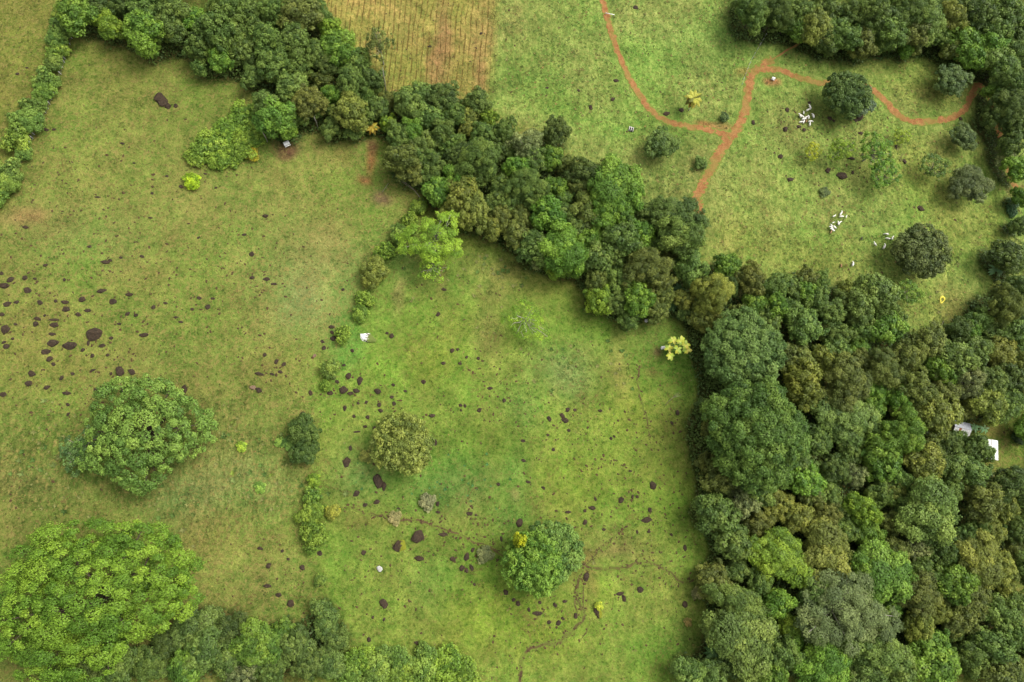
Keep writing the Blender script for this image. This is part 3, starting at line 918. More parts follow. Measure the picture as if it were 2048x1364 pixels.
# ------------------------------------------------------------------ crowns and trunks
def make_tree_mesh(name, seed, Rr, preset):
    """returns trunk mesh, crown mesh; base at origin, radius Rr, height ~ as written below"""
    rg = np.random.RandomState(seed)
    P = dict(
        puff=dict(nc=1.0, rc=0.27, leaf=0.62, dens=1.5, top=2.35, cb=0.9, gap=0.06, fl=0.8),
        clump=dict(nc=0.8, rc=0.33, leaf=0.68, dens=1.55, top=2.3, cb=0.95, gap=0.05, fl=0.72),
        fine=dict(nc=1.5, rc=0.2, leaf=0.5, dens=1.35, top=2.3, cb=0.85, gap=0.04, fl=0.85),
        branchy=dict(nc=1.15, rc=0.2, leaf=0.52, dens=1.0, top=2.2, cb=0.7, gap=0.25, fl=0.6),
        sparse=dict(nc=1.1, rc=0.17, leaf=0.52, dens=0.85, top=2.2, cb=0.9, gap=0.25, fl=0.6),
        spread=dict(nc=2.2, rc=0.115, leaf=0.7, dens=1.15, top=1.1, cb=0.4, gap=0.3, fl=0.75),
        round=dict(nc=2.9, rc=0.14, leaf=0.6, dens=1.3, top=1.5, cb=0.55, gap=0.02, fl=0.8),
        faint=dict(nc=0.9, rc=0.15, leaf=0.45, dens=0.42, top=1.9, cb=0.9, gap=0.35, fl=0.5),
        glossy=dict(nc=1.2, rc=0.27, leaf=0.78, dens=1.1, top=1.25, cb=0.15, gap=0.05, fl=0.8),
        shrub=dict(nc=1.0, rc=0.28, leaf=0.5, dens=1.4, top=1.5, cb=0.25, gap=0.08, fl=0.85),
    )[preset]
    if Rr < 4:
        P = dict(P)
        P['leaf'] *= 0.75
        P['rc'] *= 1.12
    top, cb = P['top'] * Rr, P['cb'] * Rr           # crown top and crown base
    cz = cb + (top - cb) * 0.42
    hz_up, hz_dn = top - cz, cz - cb
    nclump = int((38 + 2.4 * Rr) * P['nc'])
    ph = rg.rand(4) * 6.28
    amp = (0.10 + 0.07 * rg.rand(4)) * {'round': 0.35, 'spread': 0.6}.get(preset, 1.0)
    cen, rads = [], []
    tries = 0
    while len(cen) < nclump and tries < nclump * 30:
        tries += 1
        az = rg.rand() * 2 * math.pi
        u = rg.rand()
        el = math.asin(min(1, u ** 0.85 * 1.0)) if rg.rand() < 0.86 else -0.6 * rg.rand()
        lob = 1 + sum(amp[q] * math.sin((q + 2) * az + ph[q]) for q in range(4)) * 0.8
        rc = Rr * P['rc'] * min(1.45, max(0.42, math.exp(rg.normal() * 0.36 - 0.05)))
        rad = rg.uniform(0.74, 1.07)
        if preset == 'spread':
            rad = rg.uniform(0.84, 1.06)
        if rg.rand() < 0.18:
            rad *= rg.uniform(0.5, 0.8)
        hr = (Rr * lob - rc * 0.75) * math.cos(el) * rad
        c = np.array([hr * math.cos(az), hr * math.sin(az), cz + (math.sin(el) * ((hz_up - rc * 0.5) if el > 0 else hz_dn)) * rad])
        ok = True
        for c2, r2 in zip(cen, rads):
            if np.linalg.norm(c - c2) < 0.68 * (rc + r2) * (0.88 + P['gap']):
                ok = False
                break
        if ok:
            cen.append(c)
            rads.append(rc)
    cen = np.array(cen)
    rads = np.array(rads)
    larea = P['leaf'] ** 2 * 0.33
    pos, nrm, tint, size = [], [], [], []
    mid = np.array([0, 0, cz - 0.3 * hz_dn])
    for c, rc in zip(cen, rads):
        nl = int(P['dens'] * 4 * math.pi * rc * rc * 0.62 / larea)
        d = rg.normal(size=(nl, 3))
        d /= np.linalg.norm(d, axis=1)[:, None]
        out = c - mid
        out = out / (np.linalg.norm(out) + 1e-6)
        bias = d @ out
        d = np.where((bias < -0.25)[:, None], d - 2 * np.minimum(bias, 0)[:, None] * out * 0.9, d)
        d /= np.linalg.norm(d, axis=1)[:, None]
        # bumpy clump surface: leaves gather in sub-tufts
        tuft = 0.2 * np.sin(d[:, 0] * 7 + c[0] * 3) * np.sin(d[:, 1] * 7 + c[1] * 3) + 0.12 * np.sin(d[:, 2] * 9 + c[2])
        rr = rc * (0.74 + 0.38 * rg.rand(nl) + tuft)
        th = rg.rand() * 6.28
        el_ = rg.uniform(0.75, 1.3)
        ax = np.array([math.cos(th), math.sin(th), 0.0])
        dd_ = d * rr[:, None] * np.array([1, 1, P['fl']])
        dd_ = dd_ + ax * ((dd_ @ ax) * (el_ - 1))[:, None]
        p = c + dd_
        pos.append(p)
        nm = d * 0.75 + np.array([0, 0, 0.35]) + 0.6 * rg.normal(size=(nl, 3)) * 0.6
        nrm.append(nm / np.linalg.norm(nm, axis=1)[:, None])
        cr_ = rg.rand()
        tint.append(np.stack([rg.rand(nl), np.full(nl, cr_), rg.rand(nl) * 0.5 + 0.5 * rg.rand(nl) + (0.03 if rg.rand() < 0.1 else 0)], -1))
        size.append(P['leaf'] * rg.uniform(0.65, 1.25, nl))
    # leaves deeper inside the crown
    ni = int(sum(len(p) for p in pos) * ((0.02 if preset == 'spread' else 0.16) if preset not in ('sparse', 'branchy', 'faint') else 0.04))
    d = rg.normal(size=(ni, 3))
    d /= np.linalg.norm(d, axis=1)[:, None]
    rr = rg.uniform(0.45, 0.78, ni)
    p = np.stack([d[:, 0] * rr * Rr * 0.95, d[:, 1] * rr * Rr * 0.95, cz + np.where(d[:, 2] > 0, d[:, 2] * hz_up, d[:, 2] * hz_dn) * rr], -1)
    pos.append(p)
    nm = d + np.array([0, 0, 0.6]) + 0.5 * rg.normal(size=(ni, 3))
    nrm.append(nm / np.linalg.norm(nm, axis=1)[:, None])
    tint.append(np.stack([rg.rand(ni) * 0.7, np.full(ni, 0.4), rg.rand(ni) * 0.9], -1))
    size.append(P['leaf'] * rg.uniform(0.9, 1.5, ni))
    pos, nrm, tint, size = map(np.concatenate, (pos, nrm, tint, size))
    n = len(pos)
    r3 = rg.normal(size=(n, 3))
    a = np.cross(nrm, r3)
    a /= np.linalg.norm(a, axis=1)[:, None] + 1e-9
    bb = np.cross(nrm, a)
    hl = (size * 0.5)[:, None]
    hw = hl * 0.66
    V = np.stack([pos - a * hl, pos + bb * hw + nrm * hw * 0.2, pos + a * hl - nrm * hl * 0.25, pos - bb * hw + nrm * hw * 0.2], 1).reshape(-1, 3)
    V[:, 2] = np.maximum(V[:, 2], 0.03)
    Q = np.arange(n * 4).reshape(n, 4)
    crown = mesh_np(name + '_crown', V, Q)
    col_attr(crown, 'tint', np.repeat(tint, 4, 0))
    # trunk and limbs
    g = Geo()
    tr = max(0.09, 0.045 * Rr)
    forkz = cb + 0.25 * (cz - cb) if cb > 0.3 * Rr else 0.2 * cz
    lean = rg.normal(size=2) * 0.05 * Rr
    fork = Vector((lean[0], lean[1], forkz))
    g.tube([(0, 0, -0.6), (0, 0, 0.3), (lean[0] * 0.5, lean[1] * 0.5, forkz * 0.55), fork], [tr * 1.7, tr * 1.25, tr, tr * 0.85], 8)
    nb = min(len(cen), 16 if preset in ('branchy', 'sparse', 'spread', 'faint') else 9)
    for i in rg.permutation(len(cen))[:nb]:
        e = Vector(cen[i])
        if preset in ('branchy', 'sparse', 'faint'):
            e = e + Vector((0, 0, rads[i] * 0.6))
        m1 = fork.lerp(e, 0.35) + Vector((0, 0, -0.05 * Rr)) + Vector(rg.normal(size=3) * 0.05 * Rr)
        m2 = fork.lerp(e, 0.72) + Vector(rg.normal(size=3) * 0.05 * Rr)
        g.tube([fork - Vector((0, 0, 0.15 * tr)), m1, m2, e], [tr * 0.6, tr * 0.42, tr * 0.3, tr * 0.12], 5)
    trunk = g.mesh(name + '_trunk', True)
    return trunk, crown


LIB = {}
SIZES = {'S': 2.8, 'M': 5.6, 'L': 10.0}


def lib(preset, size, var):
    key = (preset, size, var)
    if key not in LIB:
        LIB[key] = make_tree_mesh('%s_%s' % (preset, size), sum(map(ord, preset + str(size))) * 7 + var * 101, SIZES.get(size, size), preset)
    return LIB[key]


def place_tree(name, x, y, Rm, Hm, preset, colour, rg, size=None, var=None, bark=None, leafmat=None, zrot=None, sxy=(1, 1)):
    sz = size or ('S' if Rm < 3.9 else ('M' if Rm < 7.8 else 'L'))
    nv = 3 if sz == 'M' else 2
    v = var if var is not None else rg.randint(nv)
    trunk, crown = lib(preset, sz, v)
    topf = {'puff': 2.35, 'clump': 2.3, 'fine': 2.3, 'branchy': 2.2, 'sparse': 2.2, 'faint': 1.9, 'spread': 1.1, 'round': 1.5, 'glossy': 1.25, 'shrub': 1.5}[preset]
    R0 = SIZES.get(sz, sz)
    s = Rm / R0
    zs = Hm / (topf * R0)
    root = obj(name, None, loc=(x, y, gz(x, y) - 0.05), rot=(0, 0, zrot if zrot is not None else rg.rand() * 6.28), scale=(s * sxy[0], s * sxy[1], zs))
    obj('trunk', trunk, bark or M_BARK, root)
    obj('crown', crown, leafmat or (M_GLOSS if preset == 'glossy' else M_LEAF), root, color=colour)
    return root


# ------------------------------------------------------------------ words that single things out
LANDMARKS = [
 ('the huge spreading tree', 180, 1200), ('the broad tree at left', 290, 865), ('the lone round brownish tree', 805, 890), ('the two-toned round tree', 1080, 1120),
 ('the white-patched boulder', 735, 680), ('the largest dark boulder', 192, 667), ('the oval upper-left boulder', 325, 200), ('the earth ring by the wood', 580, 293),
 ('the big leafy dome', 1520, 868), ('the pale bare-branched giant', 1688, 1224), ('the tin-roofed shed', 1920, 855), ('the white-roofed house', 1985, 897),
 ('the coconut palm', 1387, 195), ('the upper cattle herd', 1610, 235), ('the lower cattle herd', 1675, 445), ('the lone domed tree', 1848, 500),
 ('the dark trackside tree', 1700, 187), ('the fork of the red track', 1465, 268), ('the tan terraced field', 830, 90), ('the tall pale trunk', 770, 160),
 ('the lime-leaved young tree', 1350, 693), ('the thin bright tree', 875, 495), ('the mossy boulder', 798, 1090), ('the yellow-topped rock', 1198, 1220),
 ('the left hedge', 70, 215), ('the cattle trough', 1262, 259), ('the yellow sheet', 1884, 600), ('the small white rock', 759, 1137), ('the leafy bottom bank', 830, 1335),
 ('the grey-green dome', 1489, 700), ('the upper right wood middle', 1850, 20), ('the lower right corner', 2030, 1340), ('the dark right-edge wood', 2030, 230),
 ('the dark belt-edge tree', 1354, 435), ('the bright belt trees', 1220, 385), ('the grey-topped belt tree', 1054, 288), ('the creeper bank', 455, 275), ('the wide grey-green tree', 1860, 1022),
 ('the blue-green weeds', 920, 960), ('the gully', 1275, 1130), ('the flat slab boulder', 1073, 1227), ('the dead leaning sapling', 1342, 800), ('the upper left corner wood', 300, 50),
]
_UN = ['', 'second ', 'third ', 'fourth ', 'fifth ', 'sixth ', 'seventh ', 'eighth ', 'ninth ', 'tenth ', 'eleventh ', 'twelfth ', 'thirteenth ', 'fourteenth ', 'fifteenth ',
       'sixteenth ', 'seventeenth ', 'eighteenth ', 'nineteenth ', 'twentieth ']
ORD = [u + 'largest' for u in _UN]


def where(px, py):
    best, bd = None, 1e9
    for n, lx, ly in LANDMARKS:
        d = math.hypot(px - lx, py - ly)
        if 3 < d < bd:
            best, bd = (n, lx, ly), d
    n, lx, ly = best
    dx, dy = px - lx, py - ly
    k = int(round(math.atan2(-dy, dx) / (math.pi / 4))) % 8
    w = ['right of', 'upper right of', 'above', 'upper left of', 'left of', 'lower left of', 'below', 'lower right of'][k]
    return w + ' ' + n


def assign_labels(items, fmt_one, fmt_many):
    """items: (object, adjective, px, py, size). label = adjective + place, ranked by size where several share it"""
    b = {}
    for it in items:
        b.setdefault((it[1], where(it[2], it[3])), []).append(it)
    for (adj, wh), L_ in b.items():
        L_.sort(key=lambda q: -q[4])
        for i, it in enumerate(L_):
            if len(L_) == 1:
                it[0]['label'] = fmt_one.format(adj=adj, wh=wh)
            else:
                it[0]['label'] = fmt_many.format(adj=adj, wh=wh, ord=ORD[min(i, 19)])


# ------------------------------------------------------------------ forest trees
rg = np.random.RandomState(5)
lab = []
SPECIAL = {(1520.0, 868.0): 'huge leafy green dome tree on the forest edge, biggest crown of the right-hand forest',
           (1688.0, 1224.0): 'pale grey-green giant tree with bare white branches in the right-hand forest',
           (1489.0, 700.0): 'broad grey-green dome tree at the forest edge beside the lime-leaved young tree',
           (1860.0, 1022.0): 'wide grey-green tree in the middle of the right-hand forest',
           (1354.0, 435.0): 'round dark green tree where the red track ends at the belt',
           (1054.0, 288.0): 'grey-topped twiggy tree on the upper side of the central belt'}
for t in TREE_ITEMS:
    colr, presets, word = KINDS[t['k']]
    pre = presets[0] if rg.rand() < 0.62 else presets[1]
    if t['r'] > 70:
        pre = {'D': 'round', 'B': 'round', 'G': 'branchy'}[t['k']]
    c = leafcol(colr, rg, 0.10)
    size = None
    if t['zone'].startswith('bottom'):
        c = c * 0.8
    if t['r'] > 70:
        size = float(int(t['R']))
    if pre == 'round':
        c = leafcol((100, 134, 64) if t['k'] == 'D' else (96, 132, 54))
    nm = 'thicket_shrub' if t['zone'].startswith('bottom') else ('sapling' if t['r'] <= 24 else 'tree')  # narrower crowns here are grown forest trees, not young ones
    o = place_tree(nm, t['x'], t['y'], t['R'] * 1.04, t['H'], pre, c, rg, size=size, bark=M_PALEBARK if t['k'] == 'G' else None,
                   sxy=(rg.uniform(0.86, 1.16), rg.uniform(0.86, 1.16)) if t['r'] < 70 else (1, 1))
    o['category'] = nm.split('_')[-1]
    o['group'] = 'trees of the ' + t['zone']
    sp = SPECIAL.get((t['px'], t['py']))
    if sp:
        o['label'] = sp
    else:
        lab.append((o, word + ' ' + nm.replace('_', ' '), t['px'], t['py'], t['r']))
assign_labels(lab, '{adj} {wh}', '{adj} {wh}, {ord} such')

# ------------------------------------------------------------------ lone trees in the pastures
LONE = [
 # px, py, r, height factor, preset, colour, size-mesh, label, category, name
 (1697, 186, 46, 1.5, 'round', (82, 112, 50), None, 'dense dark green round tree standing on the red track', 'tree'),
 (1718, 196, 30, 1.5, 'fine', (96, 120, 84), None, 'paler grey-green tree tucked against the dark tree on the red track', 'tree'),
 (1906, 158, 32, 1.5, 'fine', (84, 112, 54), None, 'dark tree just left of the bend where the track enters the wood', 'tree'),
 (1929, 273, 25, 1.6, 'fine', (90, 114, 58), None, 'small dark round tree below the lower bend of the track', 'tree'),
 (1942, 368, 38, 1.5, 'fine', (96, 114, 60), None, 'dark grey-green round tree, lowest of the dark trees on the right slope', 'tree'),
 (1872, 332, 28, 1.7, 'sparse', (96, 130, 50), None, 'thin see-through green tree left of the dark slope tree', 'tree'),
 (1846, 500, 54, 1.4, 'round', (96, 114, 58), None, 'big dark domed tree beside the lower cattle', 'tree'),
 (1322, 287, 31, 1.6, 'fine', (96, 126, 56), None, 'round dark tree below the red track near the cattle trough', 'tree'),
 (1752, 300, 34, 2.0, 'sparse', (106, 152, 52), None, 'tall thin light green tree with dark leaning trunk, upper of two crowns', 'tree'),
 (1772, 346, 30, 1.8, 'sparse', (102, 150, 52), None, 'thin light green tree just below the tall thin tree', 'tree'),
 (1684, 298, 24, 2.2, 'sparse', (124, 160, 48), None, 'slender yellow-green tree right of the upper cattle herd', 'tree'),
 (1626, 303, 17, 1.8, 'sparse', (160, 178, 44), None, 'small yellow-leaved tree below the upper cattle herd', 'tree'),
 (1805, 272, 17, 1.6, 'sparse', (140, 170, 48), None, 'small lime tree just under the red track bend', 'tree'),
 (1402, 324, 13, 1.3, 'shrub', (104, 136, 62), None, 'grey-green shrub beside the narrow lower stretch of track', 'shrub'),
 (1449, 234, 9, 1.2, 'shrub', (92, 120, 64), None, 'low shrub at the fork of the red track', 'shrub'),
 (870, 478, 56, 1.5, 'sparse', (138, 180, 54), 12.0, 'thin bright green tree with bare white twigs below the belt', 'tree'),
 (868, 530, 34, 1.7, 'faint', (130, 174, 52), None, 'small bright green sapling just below the thin bright tree', 'tree'),
 (1052, 640, 44, 1.3, 'faint', (128, 172, 48), 10.0, 'faint see-through green tree in the middle pasture', 'tree'),
 (803, 888, 60, 1.35, 'round', (128, 146, 64), None, 'lone round brownish-green tree in the middle pasture', 'tree'),
 (1066, 1128, 60, 1.55, 'round', (110, 154, 56), None, 'bright green left half of the two-toned round tree', 'tree'),
 (1104, 1106, 60, 1.25, 'round', (104, 142, 62), None, 'darker green right half of the two-toned round tree', 'tree'),
 (1040, 1080, 13, 8.8, 'shrub', (206, 222, 66), None, 'yellow-leaved crown poking out of the two-toned round tree', 'tree'),
 (282, 862, 112, 0.85, 'spread', (112, 150, 62), 21.0, 'broad light green spreading tree in the left pasture', 'tree'),
 (160, 900, 40, 1.0, 'sparse', (92, 128, 66), None, 'thin scrubby tree at the left foot of the broad spreading tree', 'tree'),
 (172, 1196, 172, 0.85, 'spread', (110, 152, 46), 33.0, 'huge bright green spreading tree in the lower left corner', 'tree'),
 (762, 105, 26, 2.2, 'sparse', (120, 138, 70), None, 'tall thin tree with a long pale trunk above the tan field', 'tree'),
 (383, 361, 16, 1.0, 'shrub', (150, 190, 40), None, 'single lime-green bush in the open left pasture', 'shrub'),
 (665, 1024, 14, 1.0, 'shrub', (150, 160, 62), None, 'yellowish bush by the head of the gully', 'shrub'),
 (672, 1022, 7, 1.4, 'shrub', (196, 200, 50), None, 'yellow sprig on the bush by the gully head', 'shrub'),
 (855, 1004, 16, 1.0, 'shrub', (142, 148, 100), None, 'pale grey shrub below the blue-green weeds', 'shrub'),
 (790, 1036, 13, 0.7, 'shrub', (160, 158, 96), None, 'straw-coloured low shrub on the gully bank', 'shrub'),
 (970, 1110, 16, 0.8, 'shrub', (120, 132, 80), None, 'grey-green shrub left of the two-toned tree', 'shrub'),
 (1396, 1186, 12, 0.9, 'shrub', (150, 154, 92), None, 'pale dry shrub at the forest end of the gully', 'shrub'),
 (1376, 1244, 8, 0.8, 'shrub', (156, 146, 74), None, 'small tawny bush below the forest end of the gully', 'shrub'),
 (733, 912, 13, 0.9, 'shrub', (140, 152, 70), None, 'small pale shrub left of the lone round tree', 'shrub'),
 (580, 888, 14, 0.6, 'shrub', (104, 146, 62), None, 'low green clump left of the dark pasture hedge', 'shrub'),
 (560, 885, 10, 0.6, 'shrub', (124, 164, 66), None, 'small light clump left of the dark pasture hedge', 'shrub'),
 (520, 975, 11, 0.6, 'shrub', (124, 166, 66), None, 'light green weed clump below the scrubby slope', 'shrub'),
 (483, 893, 10, 0.6, 'shrub', (150, 186, 60), None, 'small bright weed clump right of the broad tree', 'shrub'),
 (1650, 384, 10, 0.7, 'shrub', (98, 120, 64), None, 'small dark bush in the slope between the two herds', 'shrub'),
 (2040, 873, 14, 1.0, 'shrub', (66, 92, 46), None, 'dark bush on the lawn right of the white-roofed house', 'shrub'),
 (1820, 585, 26, 1.8, 'sparse', (108, 148, 52), None, 'thin bright green tree rising from the belt toward the lower pasture', 'tree'),
 (2028, 405, 11, 0.9, 'glossy', (70, 110, 66), None, 'dark broad-leaved bush beside the track at the right edge, upper one', 'shrub'),
 (2026, 422, 11, 0.9, 'glossy', (70, 110, 66), None, 'dark broad-leaved bush beside the track at the right edge, lower one', 'shrub'),
 (1198, 1212, 8, 1.3, 'shrub', (190, 210, 70), None, 'yellow-green bush growing on top of the long rock', 'shrub'),
]
for (px, py, r, hf, pre, c, size, label, cat) in LONE:
    P, s = at(px, py, r * 0.19 * hf * 0.7)
    P, s = at(px, py, r * s * hf * 0.7)
    Rm = r * s
    lowbare = 'long pale trunk' in label
    o = place_tree('shrub' if cat == 'shrub' else 'tree', P.x, P.y, Rm * 1.05, Rm * hf if not lowbare else 21.0, pre, leafcol(c), rg,
                   size=size, sxy=(1.12, 0.84) if 'huge' in label else (1, 1), zrot=0.15 if 'huge' in label else None, bark=M_PALEBARK if pre in ('sparse', 'faint') else None)
    tag(o, label, cat)

# ------------------------------------------------------------------ hedges and leafy banks
for i, (px, py, r) in enumerate(parse(HEDGE_L)):
    P, s = at(px, py, 2.5)
    c = (116, 150, 64) if i % 3 else (126, 158, 62)
    o = place_tree('hedge_shrub', P.x, P.y, r * s * 1.05, r * s * 1.35, 'glossy' if i % 2 else 'shrub', leafcol(c, rg, 0.12), rg)
    nth = ['first', 'second', 'third', 'fourth', 'fifth', 'sixth', 'seventh', 'eighth', 'ninth', 'tenth', 'eleventh', 'twelfth', 'thirteenth', 'fourteenth'][i]
    tag(o, 'light green shrub of the left hedge, %s from the top' % nth, 'shrub', 'shrubs of the left hedge')
for i, (px, py, r, k) in enumerate(parse(HEDGE_M)):
    P, s = at(px, py, 1.5)
    c = KINDS[k][0]
    o = place_tree('hedge_shrub', P.x, P.y, r * s * 1.2, r * s * 1.5, 'shrub' if k in 'HFE' else ('glossy' if i % 2 else 'shrub'), leafcol(c, rg, 0.12), rg)
    nth = ['first', 'second', 'third', 'fourth', 'fifth', 'sixth', 'seventh', 'eighth', 'ninth', 'tenth', 'eleventh', 'twelfth', 'thirteenth', 'fourteenth',
           'fifteenth', 'sixteenth', 'seventeenth'][i]
    tag(o, '%s shrub of the middle hedge line, %s from the top' % (KINDS[k][2], nth), 'shrub', 'shrubs of the middle hedge line')
lab = []
for zone, txt in SHRUBS.items():
    for (px, py, r, k) in parse(txt):
        P, s = at(px, py, 2.0)
        o = place_tree('leafy_shrub', P.x, P.y, r * s * 1.05, r * s * 0.85, 'glossy', leafcol(KINDS[k][0], rg, 0.12), rg, leafmat=M_GLOSS)
        tag(o, None, 'shrub', 'shrubs of the ' + zone)
        lab.append((o, KINDS[k][2] + ' shrub of the ' + zone.split(' below')[0].split(' at')[0], px, py, r))
assign_labels(lab, '{adj}, {wh}', '{adj}, {wh}, {ord}')

# ------------------------------------------------------------------ boulders: tile offset, then x,y,half-width,half-height in tile pixels (2.965 per photograph pixel)
ROCKS = {
 (0, 450): """20,360,28,20 62,325,22,15 146,313,14,12 205,318,12,6 160,388,22,16 45,467,24,14 97,457,13,10 12,533,14,12 30,620,30,22 90,588,11,9
 43,718,18,13 25,697,15,8 75,675,10,7 236,461,18,13 330,452,11,9 385,457,22,13 390,500,22,13 485,441,19,14 467,530,18,12 520,506,18,11
 622,219,22,15 653,210,13,9 608,391,26,14 767,413,26,10 675,455,22,17 840,187,14,8 714,193,12,7 757,528,16,11 808,537,12,9 705,586,11,9
 570,645,46,33 850,652,26,15 604,714,16,11 658,672,13,10 523,700,9,16 490,742,14,10 315,562,30,7 325,592,30,13 222,557,17,14 216,587,15,14
 265,537,9,8 305,646,26,9 315,700,34,20 412,716,40,26 280,750,28,14 297,795,20,14 315,826,13,10 188,880,24,17 173,938,25,15
 278,963,20,12 397,997,20,14 428,882,13,9 366,908,12,13 550,862,14,9 550,775,11,11 570,975,13,12 708,868,27,26 780,872,22,16
 877,926,27,25 661,880,9,9 640,773,9,9 736,932,10,12 765,950,12,8 1093,980,20,27 18,1003,16,14 1182,433,14,11 1265,436,12,7 1233,484,13,16
 1137,500,11,8 1042,547,13,8 910,488,11,11 983,463,14,8 1075,577,12,7 1175,75,13,6 1448,57,16,7 1495,172,16,14
 1495,313,16,9 405,1122,10,10 400,1065,14,9 150,13,20,9 270,238,14,8 380,325,9,9 532,127,12,8 9,288,9,15""",
 (0, 0): """962,592,38,40 1000,630,18,18 1043,627,15,13 725,851,14,7 793,967,9,6 578,1168,16,7 900,1147,9,8 275,768,18,9 320,768,14,7 988,1045,9,7
 1075,1108,13,12 1218,1030,11,6 1280,1112,10,7 105,437,12,8 160,403,10,6 150,1348,18,9 895,1293,13,6""",
 (512, 0): "53,1280,18,13 1335,198,10,8 1030,275,10,9",
 (512, 450): """65,320,22,11 102,350,18,7 515,383,10,8 604,418,13,14 447,605,15,14 453,637,13,10 463,675,18,14 394,690,13,10 404,732,10,14
 50,770,11,11 120,810,14,14 165,826,12,12 145,872,13,11 95,884,11,10 18,883,22,12 14,980,20,15 322,1000,12,17 435,998,19,13 455,908,16,11
 483,930,14,10 520,982,20,22 560,997,15,11 595,985,16,13 618,925,16,22 545,897,17,17 573,745,12,10 520,830,10,8 720,985,20,18 803,1020,13,9
 727,1065,12,15 738,1100,14,12 653,1052,12,9 605,1057,10,7 528,1087,11,15 580,1135,10,9 659,1140,13,10 647,1195,11,10 605,1225,22,6 558,1325,10,14
 705,1205,12,12 275,1120,14,15 815,950,12,10 995,930,15,12 1043,1130,18,12 1062,1293,11,18 1325,1097,16,12 1215,1068,12,9 1240,1073,9,10
 1215,1098,9,8 1470,1043,12,12 1388,970,14,10 1316,792,11,9 1250,783,10,8 1165,745,13,12 1195,738,10,8 1207,822,11,8 1110,818,11,10 1080,530,14,13
 1113,383,13,11 803,658,13,13 775,642,10,8 817,1060,12,12 885,985,10,8""",
 (1024, 450): """330,1097,15,12 373,1098,9,9 300,1130,17,13 312,1158,20,18 219,1150,13,16 335,1219,11,9 523,1100,11,10 980,1113,13,14 946,1175,10,10
 211,1246,11,7 63,1280,14,8 243,1333,11,9 585,1265,8,10 607,1253,8,8""",
 (512, 904): """540,62,22,26 720,175,30,38 760,205,15,24 596,247,22,15 650,312,15,10 716,297,20,12 955,500,36,32 965,630,24,18 640,598,12,14
 380,600,16,14 75,672,17,14 275,687,15,17 202,900,19,21 133,848,15,16 65,795,20,13 193,634,10,8 25,572,14,11 155,587,10,8 755,900,24,26
 1168,636,17,16 1247,621,15,20 1222,690,13,16 1277,687,12,17 1248,705,10,11 1110,487,22,11 1270,364,18,12 1303,374,9,7 1077,307,13,13 1077,356,13,10
 1484,830,14,16 1456,515,8,15 1295,786,9,10 375,787,11,9 955,1133,13,12 668,1115,12,14 760,992,9,10 693,980,10,8 1285,580,12,12 845,335,12,7 1437,192,10,12""",
 (1024, 904): """840,198,20,22 648,285,18,16 714,265,8,12 740,266,9,9 433,417,15,14 475,332,18,14 333,357,16,10 493,280,9,10 430,350,10,8 545,460,11,9
 815,345,12,14 795,400,26,16 812,473,11,9 743,475,8,12 945,490,9,9 1027,568,12,16 763,815,20,15 640,840,26,10 665,865,12,20 1022,905,17,16
 145,958,32,12 256,907,13,13 312,887,11,9 163,893,10,9 100,935,9,14 33,900,13,15 10,878,10,11 275,1015,18,14 303,987,10,10 220,1010,14,10 375,973,12,17
 440,740,20,22 95,178,13,10 185,213,12,9 70,50,15,9 700,113,10,8 40,420,20,22""",
 (1024, 0): """730,47,16,11 915,675,22,13 1003,652,13,13 597,590,14,11 617,475,14,11 207,520,9,7 393,538,10,8 465,640,10,16 1430,725,12,14""",
 (1536, 0): """548,690,20,26 102,768,14,14 180,750,13,12 215,770,13,10 112,655,14,14 248,607,12,8 435,1040,26,22 355,1010,18,14 500,1025,9,10 492,941,22,9
 556,922,11,9 76,927,15,14 548,790,14,12 362,703,15,12 390,715,10,10 518,717,12,10 805,960,12,14 905,1235,22,16 135,1065,20,10 760,870,10,14 1140,706,14,10""",
}


def rock_mesh(seed):
    rg_ = np.random.RandomState(seed)
    bm = bmesh.new()
    bmesh.ops.create_icosphere(bm, subdivisions=2, radius=1.0)
    cuts = rg_.normal(size=(9, 3))
    cuts /= np.linalg.norm(cuts, axis=1)[:, None]
    cuts[:, 2] *= 0.6
    cd = rg_.uniform(0.5, 0.85, 9)
    for v in bm.verts:
        d = np.array(v.co)
        r = 1.0 + 0.10 * math.sin(d[0] * 4 + seed) * math.sin(d[1] * 5 + 2 * seed)
        for c_, k_ in zip(cuts, cd):
            q = float(d @ c_)
            if q * r > k_:
                r = k_ / q
        r *= 1 + 0.26 * (rg_.rand() - 0.5)
        v.co = Vector(d * r)
        v.co.z = v.co.z * 0.62
        if v.co.z < -0.25:
            v.co.z = -0.25
    me = bpy.data.meshes.new('boulder')
    bm.to_mesh(me)
    bm.free()
    me.materials.append(M_ROCK)
    return me


ROCKLIB = [rock_mesh(k) for k in range(9)]
lab = []
ROCKXY = []
for (ox, oy), txt in ROCKS.items():
    for (zx, zy, a, b) in [tuple(float(q) for q in tk.split(',')) for tk in txt.split()]:
        px, py = ox + zx / 2.965, oy + zy / 2.965
        P, s = at(px, py)
        ra, rb = a / 2.965 * s * 1.25, b / 2.965 * s * 1.25
        hz = min(ra, rb) * rg.uniform(0.55, 0.85)
        o = obj('boulder', ROCKLIB[rg.randint(9)], None, None, (P.x, P.y, gz(P.x, P.y) + 0.08 * hz), (rg.normal() * 0.1, rg.normal() * 0.1, math.pi * rg.randint(2) + rg.normal() * 0.15),
                (ra, rb, hz))
        tag(o, None, 'boulder', 'dark boulders in the pastures')
        ROCKXY.append((P.x, P.y, max(ra, rb)))
        if abs(px - 192) < 2 and abs(py - 667) < 2:
            o['label'] = 'largest dark brown boulder of the rocky left pasture, flat and four-sided'
        elif abs(px - 325) < 2 and abs(py - 200) < 2:
            o['label'] = 'large dark oval boulder alone in the upper left pasture'
        else:
            lab.append((o, 'dark brown', px, py, a * b))
